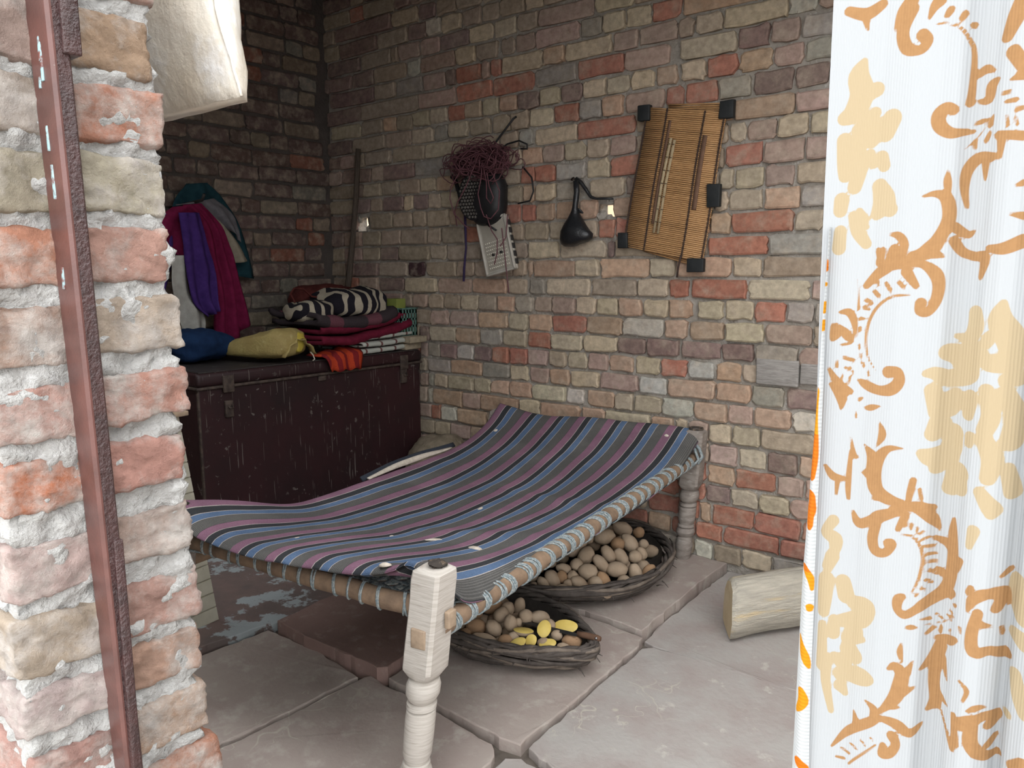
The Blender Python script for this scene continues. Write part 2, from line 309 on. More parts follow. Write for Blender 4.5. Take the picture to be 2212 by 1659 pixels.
  (2317, 2317, "-20,112,t 112,411,D 411,638,t 638,765,D 765,866,W 866,995,T 995,1119,t 1119,1224,t 1224,1370,t 1370,1470,T 1470,1709,t 1709,1942,P 1942,2086,t 2086,2198,t 2198,2428,T 2428,2658,t 2658,2883,O 2883,3001,t 3001,3231,t 3231,3343,T 3343,3461,O 3461,3691,T 3691,3916,t 3916,4034,R 4034,4167,R 4167,4300,t"),
  (2399, 2399, "-20,82,t 82,527,D 527,711,T 711,829,D 829,965,t 965,1120,t 1120,1225,T 1225,1337,G 1337,1562,O 1562,1674,G 1674,1904,t 1904,2016,G 2016,2246,T 2246,2476,R 2476,2594,P 2594,2819,t 2819,2931,P 2931,3156,O 3156,3268,R 3268,3380,T 3380,3605,T 3605,3835,t 3835,3953,P 3953,4065,G 4065,4300,T"),
  (2481, 2481, "-20,205,t 205,317,R 317,547,t 547,659,D 659,777,P 777,889,D 889,1119,R 1119,1344,D 1344,1456,T 1456,1574,G 1574,1686,G 1686,1798,P 1798,2023,t 2023,2135,T 2135,2360,R 2360,2472,T 2472,2584,R 2584,2809,R 2809,3034,t 3034,3152,O 3152,3270,P 3270,3388,R 3388,3500,O 3500,3618,R 3618,3843,T 3843,4073,T 4073,4300,O"),
  (2563, 2563, "-20,210,D 210,322,t 322,547,D 547,659,P 659,771,P 771,889,t 889,1001,R 1001,1231,R 1231,1349,G 1349,1467,t 1467,1697,t 1697,1809,T 1809,2034,t 2034,2264,T 2264,2494,O 2494,2612,T 2612,2842,t 2842,3072,t 3072,3184,R 3184,3414,P 3414,3644,G 3644,3869,T 3869,3987,P 3987,4099,t 4099,4300,T"),
]
POTATO_BACK = "2087,-462,198,42,30,0.76,0.63,0.17 2140,-452,179,26,25,0.78,0.62,-0.01 2158,-392,168,42,28,0.52,0.26,-0.81 2096,-213,149,24,23,0.78,0.62,-0.01 2175,-318,148,20,19,0.78,0.62,-0.01 2209,-393,141,26,21,0.47,0.21,-0.86 2150,-537,168,36,24,0.47,0.21,-0.86 2185,-503,155,36,24,0.47,0.21,-0.86 2210,-444,143,26,24,0.78,0.62,-0.01 2101,-609,172,38,28,0.44,0.49,0.75 2098,-665,155,24,23,0.78,0.62,-0.01 2157,-598,153,38,23,0.57,0.31,-0.76 2072,-707,147,29,19,0.78,0.57,-0.26 2207,-571,132,39,29,0.78,0.62,-0.01 2062,-762,123,37,25,0.47,0.21,-0.86 2085,-737,130,23,19,0.22,-0.01,-0.97 2146,-662,138,37,30,0.79,0.59,-0.18 2255,-517,109,42,26,0.29,0.04,-0.96 2269,-446,103,32,21,0.54,0.55,0.63 2116,-714,130,23,20,0.35,0.10,-0.93 2205,-651,112,39,23,0.35,0.10,-0.93 2186,-679,113,27,25,0.78,0.62,-0.01 2146,-721,114,35,24,0.66,0.40,-0.64 2249,-593,100,31,25,0.12,0.28,0.95 2239,-648,92,27,18,0.22,-0.01,-0.97 2185,-722,95,36,22,0.79,0.61,-0.09 2116,-772,102,30,19,0.79,0.59,-0.18 2044,-793,110,29,20,0.47,0.21,-0.86 1990,-785,121,21,19,0.78,0.62,-0.01 2231,-685,84,24,13,0.78,0.62,-0.01 2154,-762,92,16,14,0.78,0.62,-0.01 2049,-591,190,47,30,0.44,0.49,0.75 2018,-664,174,26,21,0.78,0.62,-0.01 2074,-305,184,42,28,0.77,0.54,-0.34 2002,-348,205,32,21,0.78,0.62,-0.01 1908,-120,155,25,22,0.78,0.62,-0.01 2006,-708,158,30,21,0.77,0.54,-0.34 2050,-522,202,26,22,0.78,0.62,-0.01 2012,-439,213,27,20,0.78,0.62,-0.01 1947,-777,125,21,19,0.78,0.62,-0.01 2115,-744,116,17,15,0.78,0.62,-0.01 2094,-796,96,17,14,0.78,0.62,-0.01 1985,-744,142,25,21,0.78,0.62,-0.01 2016,-813,103,18,16,0.78,0.62,-0.01"
POTATO_FRONT = "2105,-1008,124,30,19,0.05,0.23,0.97 2169,-1059,125,24,23,0.78,0.62,-0.01 2201,-1027,119,32,22,0.79,0.61,-0.09 2104,-1102,127,28,22,0.54,0.55,0.63 2125,-1162,113,29,22,0.57,0.31,-0.76 2070,-1180,108,33,25,0.78,0.62,-0.01 2022,-1142,118,37,22,0.63,0.60,0.49 2040,-1071,129,36,27,0.78,0.62,-0.01 2123,-1204,97,39,15,0.78,0.57,-0.26 2186,-1180,101,23,17,0.78,0.62,-0.01 2158,-1119,122,27,21,0.22,-0.01,-0.97 2339,-1050,91,30,23,0.79,0.59,-0.18 2343,-1099,88,23,18,0.72,0.48,-0.50 2279,-1170,89,31,14,0.79,0.61,-0.09 2171,-1098,123,14,12,0.09,-0.12,-0.99 2199,-1157,107,18,15,0.78,0.62,-0.01 2251,-1042,112,22,18,0.09,-0.12,-0.99 2293,-1065,103,18,16,0.78,0.62,-0.01 2005,-1196,98,29,18,0.78,0.62,-0.01 2287,-1122,100,21,15,0.78,0.62,-0.01 2052,-1209,94,22,16,0.78,0.62,-0.01 2094,-1053,129,22,22,0.78,0.62,-0.01"
POTATO_CUT = "2214,-1127,113,31,22,0.76,0.63,0.13 2255,-1078,112,29,21,0.12,0.28,0.95 2284,-1005,100,38,22,0.78,0.58,-0.21 2228,-1179,95,30,17,0.59,0.58,0.56 2256,-1145,101,19,17,0.32,0.42,0.85 2300,-1122,96,26,15,0.76,0.63,0.17 2326,-1130,88,28,16,0.78,0.57,-0.26"
PRINT_TAN = "34218,13624,28.7 34319,13591,37.8 34404,13637,28.0;34310,13593,28.4 34329,13500,9.5;34483,13472,9.3 34512,13563,27.7 34567,13621,41.2;34570,13569,41.2 34527,13455,37.0 34558,13353,36.9 34635,13332,27.4 34665,13379,31.8 34638,13414,36.5;34665,13499,9.1 34689,13562,27.0 34716,13591,35.9;34757,13503,17.9 34774,13533,21.4;34830,13476,17.7 34844,13503,19.4;34887,13440,21.1;34708,13465,7.2 34813,13437,8.9 34873,13359,12.4 34898,13279,14.1 34900,13085,19.6 34894,13009,22.3;34925,13166,17.7 34962,13194,26.4 35009,13170,10.5;34936,13020,13.3 34989,13022,26.4 34999,13096,30.7 35028,13117,17.5;34893,12854,17.9 34822,12844,31.7 34763,12886,38.3 34751,12948,38.3 34788,12988,34.4 34821,12975,31.6;34925,12898,8.9 34960,12905,16.0 34990,12911,7.1;34894,12845,12.6 34921,12853,14.3;34935,12754,10.7 34932,12798,13.4;34991,12792,16.0 35007,12829,14.1;35008,12875,17.7 35019,12925,8.8;34869,12743,3.6 34936,12806,4.5 35019,12933,4.4;35036,12693,26.5 34959,12700,34.0 34909,12635,29.8 34900,12530,22.7 34919,12423,12.7;34998,12688,26.7 35003,12575,10.7;34820,12642,4.6 34821,12562,22.9 34836,12463,4.6;34698,12489,7.5 34764,12503,20.3 34823,12472,34.9 34840,12355,34.9 34798,12238,38.9 34752,12175,46.7 34662,12130,15.2;34867,12309,30.3 34935,12262,22.7 34969,12287,8.1;34873,12227,27.6 34926,12154,27.4 35047,12126,25.2;34530,12274,9.6 34584,12263,24.8 34618,12206,26.6 34592,12122,26.8;34464,12180,17.5 34476,12124,17.5;35063,13334,32.8 35100,13433,47.0 35127,13508,46.7;35099,13246,38.7 35154,13164,38.5;35096,13099,7.8 35157,13114,30.9;35064,13033,13.9 35101,13036,12.1;35082,12984,12.2 35134,12986,15.5;35138,12936,13.8 35171,12940,13.8;35092,12908,8.7 35103,12856,12.2;35136,12902,8.7 35148,12851,10.4;35058,12810,24.6 35182,12789,27.6;35076,12775,24.6 35075,12681,12.3;35162,12521,7.9 35202,12535,20.8;35151,12368,9.7 35216,12356,24.4;35058,12179,21.5 35135,12177,35.5 35226,12219,39.4;34563,12179,36.4 34541,12094,40.5 34464,12027,32.2 34404,11959,21.7;34491,12180,21.3 34478,12104,27.2;34533,12085,36.7 34637,12103,34.2 34724,12093,25.4 34795,12037,37.3 34817,11963,33.6 34806,11870,30.9 34768,11803,25.5 34725,11811,25.6 34731,11859,34.1;34641,12046,34.3 34698,11962,20.9;34652,12150,17.1 34753,12157,33.7 34830,12138,11.1;34893,12173,16.5 34967,12136,25.5 35039,12126,32.4 35024,12010,14.5;34462,11989,13.7 34481,11967,11.7;34456,11925,15.7 34485,11897,15.6;34409,11869,15.8 34442,11852,14.7;34398,11821,14.8 34429,11814,11.8;34526,11975,14.5 34555,11934,14.5;34601,11985,14.4 34631,11954,14.3;34378,11752,13.9 34405,11748,9.9;34380,11692,11.9 34385,11670,9.0;34376,11587,10.0 34384,11552,8.0;34390,11517,12.0 34393,11493,8.0;34404,11468,12.0 34417,11439,9.0;34439,11421,9.0 34451,11386,10.0;34667,11910,7.6 34562,11893,9.7 34485,11834,10.8 34435,11744,10.9 34418,11634,9.9 34434,11515,8.9 34490,11430,4.9;34354,12007,4.9 34365,11811,9.9;34252,11787,10.1 34310,11789,26.0 34342,11730,22.0 34357,11631,8.0;34208,11705,10.2 34230,11655,36.5 34213,11613,18.3;34227,11716,9.1 34298,11648,32.2 34330,11599,14.1 34264,11575,8.1;34292,11496,14.2 34351,11480,14.1;34247,11436,14.3 34247,11477,8.1;34290,11440,8.1 34316,11421,12.1;34329,11437,8.1 34351,11398,10.1;34280,11352,7.1 34286,11383,8.1;34325,11335,9.1 34333,11371,9.1;34198,11417,13.3 34257,11329,28.6 34338,11275,22.3;34218,11315,18.5 34281,11249,40.8 34286,11156,10.2;34381,11360,9.0 34440,11325,32.0 34525,11303,31.6 34597,11319,39.2 34639,11372,35.0 34626,11430,32.1 34573,11426,39.2;34398,11229,16.1 34417,11242,6.0;34425,11173,6.0 34476,11185,22.0 34536,11203,5.0;34374,11155,5.1 34384,11110,10.1;34537,11103,5.0 34560,11024,26.8 34528,10939,6.0;34443,10937,5.0 34505,10863,40.2 34510,10761,50.3 34435,10749,6.1;34688,10951,6.9 34602,10939,22.8 34542,10859,40.0 34520,10752,50.3 34545,10653,50.3 34641,10608,35.8 34722,10618,7.9;34511,10584,6.1 34585,10608,22.0;34758,10761,21.5 34745,10678,21.6 34739,10626,17.7;34796,10707,12.7 34810,10639,12.7;34644,10557,17.9 34777,10593,35.2 34865,10591,27.1;34355,10977,6.1 34381,10855,18.4 34415,10850,6.1;34360,10873,13.3 34352,10661,20.6 34358,10556,13.4;34197,10764,13.6 34251,10697,28.1 34321,10688,18.6;34282,10670,18.7 34277,10573,10.4;34392,10471,13.4 34435,10399,32.9 34519,10443,32.5 34574,10486,40.3 34699,10552,26.7;34558,10440,32.3 34536,10330,36.6 34559,10251,36.6 34625,10255,27.2 34658,10321,32.1 34635,10321,30.1;34796,10581,35.2 34870,10524,34.9 34914,10443,7.7;34689,10426,17.9 34728,10527,26.6;34737,10457,10.9 34739,10493,9.9;34764,10447,10.8 34771,10484,9.8;34797,10428,8.8 34803,10465,8.8;34811,10416,8.8 34836,10442,8.8;34826,10384,9.8 34864,10407,9.7;34851,10343,13.7 34886,10341,13.6;34863,10292,13.7 34902,10294,11.7;34871,10240,13.7 34910,10242,11.7;34875,10182,14.7 34907,10162,13.7;34861,10120,12.8 34889,10101,12.7;34842,10068,12.8 34861,10052,9.8;34815,10009,10.9 34824,10027,9.9;34704,10393,7.0 34772,10397,10.8 34820,10341,11.8 34839,10253,10.8 34825,10126,9.9 34787,10012,5.0;34985,10538,12.4 34987,10439,30.6 34999,10271,38.4 34990,10148,38.6 34954,10046,38.9 34863,9959,35.5 34821,9916,26.8 34760,9867,27.1 34717,9898,28.2 34717,9961,32.2 34743,9990,22.0;34887,10397,15.5 34949,10370,26.0 34995,10321,25.9;34909,10198,12.7 34946,10167,31.1;35047,10303,21.0 35026,10247,25.9;35012,10072,26.1 34998,10027,12.6;35034,10002,15.4 35043,10014,9.6;35010,9954,11.6 35026,9933,11.6;34993,9913,10.7 35020,9898,10.7;34925,9888,9.8 34961,9868,11.7;34847,9858,7.9 34892,9855,15.8;34770,9783,8.0 34801,9792,19.0 34837,9800,6.0;34881,9750,11.9 34918,9798,13.8;34954,9777,13.7 34960,9816,10.8;35013,9816,9.7 35020,9839,6.8;35076,9891,11.6 35080,9857,9.6;34837,9800,4.0 34959,9841,4.9 35039,9927,3.9;34922,9726,9.9 35000,9750,31.2 35057,9798,17.4;34968,9698,39.3 34939,9605,39.5 34865,9505,10.0;34941,9584,39.6 34942,9425,35.8 34959,9303,39.8 34911,9220,12.0;34982,9619,26.5 35017,9494,9.8;34973,9362,26.8 35037,9332,9.8;34987,9281,10.9 35047,9176,12.8 35089,9085,17.7;34758,9685,4.0 34749,9607,20.2 34767,9537,5.1;34682,9466,9.2 34727,9502,31.5 34767,9461,40.6 34762,9384,45.8 34732,9274,41.0 34635,9127,10.4;34825,9567,6.0 34794,9471,27.3;34850,9393,6.0 34784,9337,27.4;34772,9223,6.1 34716,9213,22.6;34331,8766,9.8 34419,8883,29.0 34496,8960,32.9 34600,9057,32.4 34655,9112,18.7;34479,9080,8.5 34505,8986,32.9;34553,9187,8.4 34614,9153,28.1 34609,9072,23.0;34646,9103,18.7 34751,9104,36.9 34829,9057,31.6 34890,9125,10.1;34738,9010,37.1 34761,8952,27.8 34727,8882,32.1 34680,8851,26.1 34686,8922,22.9;34607,8941,9.4 34619,8929,9.4;34540,8891,10.6 34571,8869,10.6;34468,8827,10.7 34516,8812,11.7;34399,8764,10.8 34462,8749,12.9;34366,8697,10.9 34424,8692,12.9;34638,8902,7.3 34537,8769,9.6 34461,8668,9.7;35120,10161,20.9 35101,10126,14.3;35110,10008,8.6 35137,10095,34.2 35207,10144,33.8 35273,10122,33.5 35254,10048,30.0;35221,10177,8.4 35286,10165,16.7 35309,10063,12.1;35167,10014,30.3 35144,9876,34.4 35160,9769,38.2 35241,9784,30.3 35317,9748,33.8;35188,9949,25.6 35246,9936,7.5;35263,10247,12.1 35300,10285,20.3;35283,9927,11.2 35291,9880,13.1;35099,9553,11.6 35145,9507,15.5 35125,9427,9.7;35154,9375,9.7 35202,9413,21.2 35251,9421,5.7;35127,9281,43.9 35167,9317,34.9 35256,9361,30.6 35298,9346,30.5 35269,9293,30.6;35185,9303,34.8 35186,9167,43.7 35259,9091,34.7 35324,9098,21.0;35270,9159,21.1 35300,9212,17.2;35103,9133,26.5 35081,9316,17.6;35406,9090,34.1 35461,9165,33.7"
PRINT_PALE = "34321,13321,8.6 34294,13234,48.0 34318,13129,57.6 34279,13023,50.3 34225,12992,31.2;34398,13146,34.2 34346,13126,34.4;34397,13009,24.8 34322,12907,43.5 34379,12863,49.9 34418,12951,17.2;34232,12860,35.2 34249,12716,44.1 34244,12640,26.6;34308,12833,17.5 34333,12718,34.9 34304,12569,30.3;34384,12770,17.3 34402,12703,17.3;34233,12496,35.6 34227,12429,30.8;34304,12396,17.7 34338,12299,30.4 34389,12220,21.5;34234,12302,26.9 34230,12194,31.0;34340,12424,9.8 34380,12374,11.7;34344,12356,9.8 34383,12326,9.8;34497,12961,47.1 34467,12882,42.7;34449,12736,34.4 34470,12688,25.8;34450,12569,34.6 34483,12473,57.6 34442,12400,26.1;34483,12473,48.0 34521,12424,34.4;35014,11811,28.3 35021,11720,36.6 34985,11654,24.9 34920,11664,5.6;34995,11627,33.2 35042,11537,33.1;34893,11565,42.1 34953,11540,55.7 35000,11450,55.6 34904,11405,42.3 34835,11437,29.3 34784,11433,11.4;34825,11331,34.2 34868,11200,47.5;34938,11275,56.3 34917,11215,34.0;35026,11303,37.1 35018,11198,25.1;34873,11123,49.5 34843,11061,34.4;34944,11074,42.5 34935,10957,49.3 34852,10915,49.9 34790,10936,17.4;34937,10928,42.7 34874,10850,29.7;34986,10828,56.8 34951,10725,38.1;34986,10828,47.3 35000,10743,42.6;35043,11068,25.2 35038,11029,16.8;35158,11869,11.6 35150,11770,53.9 35203,11674,62.6 35228,11550,55.5 35114,11524,40.9 35080,11558,24.6;35103,11669,28.1 35083,11632,24.6;35251,11443,40.3 35206,11430,32.4;35110,11358,32.9 35144,11222,41.2 35119,11125,36.8;35205,11348,40.7 35260,11226,40.5 35249,11068,45.3;35115,11078,36.9 35171,10963,47.8 35156,10847,33.3;35245,10909,24.6 35280,10764,32.8;35122,10755,25.2 35184,10670,41.7;34267,10392,28.3 34220,10306,23.2 34284,10264,37.8 34287,10199,28.4;34270,10140,38.0 34243,10067,28.6;34237,9977,42.6 34233,9852,38.4 34228,9738,28.9;34350,9972,42.0 34375,9880,47.2;34427,9839,37.6 34525,9844,46.4 34482,9744,54.1 34364,9698,38.0;34448,9645,54.5 34402,9564,32.7 34509,9608,12.5;34303,9692,28.7 34298,9600,38.4;34223,9646,19.4 34232,9350,29.2;34416,9501,54.9 34458,9469,47.3;34381,9399,47.8 34318,9424,28.9;34365,9314,42.7 34505,9339,54.6 34564,9348,28.1;34369,9224,38.5 34403,9178,12.8;34266,9407,29.1 34264,9245,23.8 34312,9029,10.8;35107,10514,25.4 35089,10412,9.5;35344,10229,33.1 35352,10114,41.5 35395,10029,47.8;35361,9901,33.4 35406,9886,48.0;35378,9669,25.2 35412,9540,37.3 35438,9460,25.1;35352,9387,17.0;35187,10637,25.0 35209,10660,24.9"
PRINT_HEM = "34166,12127,14.1 34170,12057,14.1;34174,11967,16.2;34176,11846,14.2 34174,11785,10.2;34173,11714,26.5 34169,11683,18.4;34165,11290,13.4;34151,11267,22.8 34144,11109,28.1 34147,10842,37.8 34139,10690,33.7;34145,10560,33.8 34161,10455,28.6;34145,10455,33.9 34146,10345,28.7;34129,10040,29.0 34174,9983,23.6 34189,9897,10.7;34180,9770,29.1;34116,9545,9.8 34160,9419,34.9 34196,9338,14.1;34145,9286,12.1;34169,9224,12.0;34151,9147,29.7 34166,9069,39.6 34116,8979,14.4;34155,8609,35.7 34201,8580,30.0"
CLOTHES = {
  'teal': (0.06, [(-0.900, 1.600), (-0.970, 1.520), (-1.000, 1.400), (-1.020, 1.223)], [(-0.800, 1.612), (-0.705, 1.525), (-0.630, 1.375), (-0.578, 1.157)]),
  'greycloth': (0.16, [(-1.014, 1.493), (-0.939, 1.498), (-0.852, 1.449), (-0.775, 1.404)], [(-0.820, 1.534), (-0.743, 1.478), (-0.706, 1.407), (-0.697, 1.333)]),
  'beige': (0.15, [(-0.860, 1.449), (-0.805, 1.368), (-0.763, 1.295), (-0.743, 1.234)], [(-0.800, 1.452), (-0.743, 1.381), (-0.692, 1.309), (-0.656, 1.243)]),
  'crimsonL': (0.2, [(-1.042, 1.481), (-1.111, 1.430), (-1.154, 1.334), (-1.052, 1.268)], [(-0.918, 1.497), (-0.940, 1.444), (-0.984, 1.361), (-1.007, 1.260)]),
  'crimson': (0.22, [(-1.010, 1.490), (-0.937, 1.385), (-0.904, 1.222), (-0.883, 1.042), (-0.899, 0.813)], [(-0.929, 1.501), (-0.838, 1.412), (-0.787, 1.270), (-0.751, 1.099), (-0.718, 0.941)]),
  'crimsonB': (0.21, [(-0.893, 0.811), (-0.893, 0.805)], [(-0.712, 0.941), (-0.819, 0.811)]),
  'purple': (0.26, [(-1.059, 1.452), (-1.050, 1.335), (-1.046, 1.222), (-1.026, 1.067), (-0.962, 0.993)], [(-0.955, 1.457), (-0.932, 1.338), (-0.903, 1.204), (-0.897, 1.103), (-0.896, 1.014)]),
  'purpleL': (0.19, [(-1.152, 1.434), (-1.164, 1.279), (-1.173, 1.088)], [(-1.027, 1.457), (-1.052, 1.280), (-1.101, 1.102)]),
  'white': (0.24, [(-1.092, 1.267), (-1.101, 1.137), (-1.080, 1.022), (-1.057, 0.910)], [(-1.019, 1.268), (-1.018, 1.107), (-0.956, 1.010), (-0.956, 0.903)]),
  'blue': (0.3, [(-1.163, 0.898), (-1.156, 0.830), (-1.134, 0.810)], [(-0.924, 0.951), (-0.931, 0.857), (-0.902, 0.800)]),
}

# ================================================================== SETTING
CH = 0.08215
HOLES = [(.205, .290, 1.405, 1.478), (1.758, 1.836, 1.415, 1.468)]

def mortar_wall(name, n_u, n_v, u0, u1, v0, v1, place, holes, back, m, amp=.004):
    """rough mortar face, built as cells so that a hole goes right through"""
    us = sorted(set([round(u0 + (u1 - u0) * i / n_u, 4) for i in range(n_u + 1)] + [h[k] for h in holes for k in (0, 1)]))
    vs = sorted(set([round(v0 + (v1 - v0) * i / n_v, 4) for i in range(n_v + 1)] + [h[k] for h in holes for k in (2, 3)]))
    mb = MB(); V = []; nu, nv = len(us), len(vs)
    for u in us:
        for v in vs:
            V.append(place(u, v, -.006 + 2.2 * amp * fbm((u * 26, v * 34, 3.1)) + .0025 * fbm((u * 90, v * 90, 7))))
    N = len(V); V += [place(u, v, -back) for u in us for v in vs]
    cu = [(us[i] + us[i + 1]) / 2 for i in range(nu - 1)]; cv = [(vs[j] + vs[j + 1]) / 2 for j in range(nv - 1)]
    gone = {(i, j) for i in range(nu - 1) for j in range(nv - 1) for h in holes if h[0] < cu[i] < h[1] and h[2] < cv[j] < h[3]}
    f = []
    for i in range(nu - 1):
        for j in range(nv - 1):
            q = (i * nv + j, (i + 1) * nv + j, (i + 1) * nv + j + 1, i * nv + j + 1)
            if (i, j) in gone:
                for di, dj, a, b in ((-1, 0, 0, 3), (1, 0, 1, 2), (0, -1, 0, 1), (0, 1, 3, 2)):
                    if (i + di, j + dj) not in gone:
                        f.append((q[a], q[b], N + q[b], N + q[a]))
            else:
                f.append(q); f.append(tuple(N + k for k in reversed(q)))
    return struct(mesh(name, V, f, m))

wall_back = mortar_wall('wall_back', 215, 130, -.12, 5.75, -.06, 2.8, lambda u, v, d: Vector((u, -d, v)), HOLES, .07, M['mortar'])

def lay(wall, items, keep, to_world, rot, soot=1.0):  # last argument darkens the bricks to paint in shade
    """items: (score, centre u, centre v, w, h, colour, proud); the best are parts, the rest one joined part"""
    items.sort(key=lambda t: -t[0]); rest = MB(); rc = []
    for k, (sc, u, v, w, h, c, proud) in enumerate(items):
        rg = random.Random(k * 7 + 3); bv, bf = brick_shape(w, h, .03, rg)
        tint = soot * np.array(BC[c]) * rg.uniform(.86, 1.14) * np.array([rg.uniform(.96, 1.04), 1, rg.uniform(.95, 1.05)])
        if k < keep:
            me = bpy.data.meshes.new('brick'); me.from_pydata(bv, [], bf); me.materials.append(M['brick'])
            a = me.color_attributes.new('Col', 'FLOAT_COLOR', 'POINT')
            a.data.foreach_set('color', np.tile(np.append(tint, 1).astype(np.float32), (len(bv), 1)).ravel())
            o = bpy.data.objects.new('brick', me); COL.objects.link(o); o.parent = wall
            o.location = to_world(u, v, proud); o.rotation_euler = (0, 0, rot)
        else:
            mx = Matrix.Translation(to_world(u, v, proud)) @ Matrix.Rotation(rot, 4, 'Z')
            rest.add([mx @ Vector(p) for p in bv], bf); rc += [tint] * len(bv)
    if rest.v:
        r = rest.build('farther_bricks', M['brick'], wall, False, np.array(rc)); r['kind'] = 'stuff'

items = []
for ri, (za, zb, row) in enumerate(WALL_ROWS):
    nxt = WALL_ROWS[ri + 1][:2] if ri + 1 < len(WALL_ROWS) else (za + 82, zb + 82)
    for br in row.split():
        a, b, c = br.split(','); a, b = int(a) / 1000, int(b) / 1000; u = (a + b) / 2
        t = (u - 1.27) / 1.3; z0 = (za + (zb - za) * t) / 1000; z1 = (nxt[0] + (nxt[1] - nxt[0]) * t) / 1000
        h = min(max(z1 - z0 - .0115, .05), .078); w = max(b - a - .009, .02); v = z0 + h / 2 + .0015
        if any(u + w / 2 > H[0] + .004 and u - w / 2 < H[1] - .004 and v + h / 2 > H[2] + .004 and v - h / 2 < H[3] - .004 for H in HOLES):
            H = HOLES[0] if u < 1 else HOLES[1]
            lo, hi = u - w / 2, u + w / 2
            if u < (H[0] + H[1]) / 2: hi = min(hi, H[0] - .002)
            else: lo = max(lo, H[1] + .002)
            w = hi - lo; u = (lo + hi) / 2
            if w < .02: continue
        seen = .25 < u < 2.76 and v < 2.62 - .2 * u and not (v < .5 and u < 2.15) and not (1.95 < u < 2.27 and 1.3 < v < 1.75)
        items.append(((w * h * (.4 + u)) if seen else w * h * .001, u, v, w, h, c, rnd.uniform(.005, .017)))
# two grey wooden blocks let into the wall take the place of bricks
lay(wall_back, items, 299, lambda u, v, p: Vector((u, -p, v)), 0)
M['oldwood'] = mat('grey_weathered_wood', (.36, .335, .31), (.22, .205, .19), 14, .35, .7, .9, 40, .5, .004, stretch=(2, 8, 14))
for (x0, x1, z0, z1) in ((2.475, 2.634, .765, .862), (2.640, 2.79, .778, .855)):
    MB().box((x0, -.022, z0), (x1, .05, z1), .006).jit(.003, 18).build('wood_block', M['oldwood'], wall_back)

for hx_, hz_, hr_ in ((.287, 1.414, .022), (.210, 1.47, .020), (.288, 1.473, .012), (1.762, 1.42, .026), (1.834, 1.463, .013), (1.80, 1.413, .014)):
    bm = bmesh.new(); bmesh.ops.create_icosphere(bm, subdivisions=2, radius=hr_)
    for v in bm.verts:
        v.co = Vector((hx_, .018, hz_)) + v.co * (1 + .5 * fbm(v.co * 60 + Vector((hx_ * 9, 0, 0))))
    MB().bm(bm).build('mortar_lump', M['mortar'], wall_back, smooth=False)
# left wall (plane x = 0), same course height
wall_left = mortar_wall('wall_left', 100, 110, -2.62, .05, -.06, 2.8, lambda u, v, d: Vector((d, u, v)), [], .115, M['mortar_shade'])
items = []; rg = random.Random(21)
for k in range(0, 33):
    z = (k + .2) * CH - .004; y = -.005 - rg.uniform(0, .1)
    while y > -2.36:
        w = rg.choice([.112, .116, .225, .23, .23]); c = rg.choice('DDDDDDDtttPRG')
        v = z + .035; u = y - w / 2
        seen = v > .78 and u > -1.05
        items.append((w * (1 if seen else .001) * (1.5 + u * .2), u, v + rg.uniform(-.003, .003), w - .010, .068, c, rg.uniform(.003, .010)))
        y -= w
lay(wall_left, items, 299, lambda u, v, p: Vector((p, u, v)), math.pi / 2, .55)  # darker brick classes and tint carry the shade of this wall

# front wall: the brick jamb beside the camera, plain masonry beyond the frame
wall_front = struct(MB().box((-.15, -2.585, -.02), (2.44, -2.395, 2.8)).build('wall_front', M['mortar_near'], smooth=False))
prof = []
def seg(a, b, n):
    for i in range(n):
        prof.append((a[0] + (b[0] - a[0]) * i / n, a[1] + (b[1] - a[1]) * i / n))
seg((2.40, -2.588), (2.645, -2.588), 24); seg((2.645, -2.588), (2.645, -2.397), 34); seg((2.645, -2.397), (2.40, -2.397), 16); prof.append((2.40, -2.397))
G = []
zs = [-.02 + i * .03 for i in range(12)] + [.34 + i * .0055 for i in range(250)] + [1.72 + i * .03 for i in range(37)]
for z in zs:
    row = []
    for x, y in prof:
        n = .010 * fbm((x * 30, y * 30, z * 38)) + .006 * fbm((x * 95, y * 95, z * 95)) + .003
        nx = 1 if x > 2.6 else .3; ny = (-1 if y < -2.5 else 1) if x < 2.6 or abs(y + 2.491) > .085 else 0
        row.append(Vector((x + n * nx, y + n * ny * .8, z)))
    G.append(row)
MB().grid(G).build('mortar', M['mortar_near'], wall_front)

def near_brick(x0, x1, y0, y1, z0, z1, col, seed, rot=0.0):
    bm = bmesh.new(); bmesh.ops.create_cube(bm, size=2)
    bmesh.ops.subdivide_edges(bm, edges=bm.edges[:], cuts=15, use_grid_fill=True)
    hx, hy, hz = (x1 - x0) / 2, (y1 - y0) / 2, (z1 - z0) / 2; c = Vector(((x0 + x1) / 2, (y0 + y1) / 2, (z0 + z1) / 2)); r = .006
    rg = random.Random(seed); tl = rg.uniform(-.04, .04)
    mx = Matrix.Rotation(rot, 4, 'X')
    for v in bm.verts:
        p = Vector((v.co.x * hx, v.co.y * hy, v.co.z * hz))
        q = Vector((max(-hx + r, min(hx - r, p.x)), max(-hy + r, min(hy - r, p.y)), max(-hz + r, min(hz - r, p.z))))
        d = p - q
        if d.length > 1e-9: p = q + d.normalized() * r
        s = p + Vector((seed * 3.7, 0, seed))
        dr = (p / max(p.length, 1e-6))
        p = p + Vector((d.x, d.y, d.z)).normalized() * (.0050 * fbm(s * 26) + .0030 * fbm(s * 80) + .0016 * fbm(s * 210)) + Vector(noise.noise_vector(s * 12)) * .0024
        p.z += p.y * tl
        v.co = c + mx @ p
    mb = MB().bm(bm)
    o = mb.build('brick', M['brick_near'], wall_front, True, tuple(v * .66 for v in col)); return o

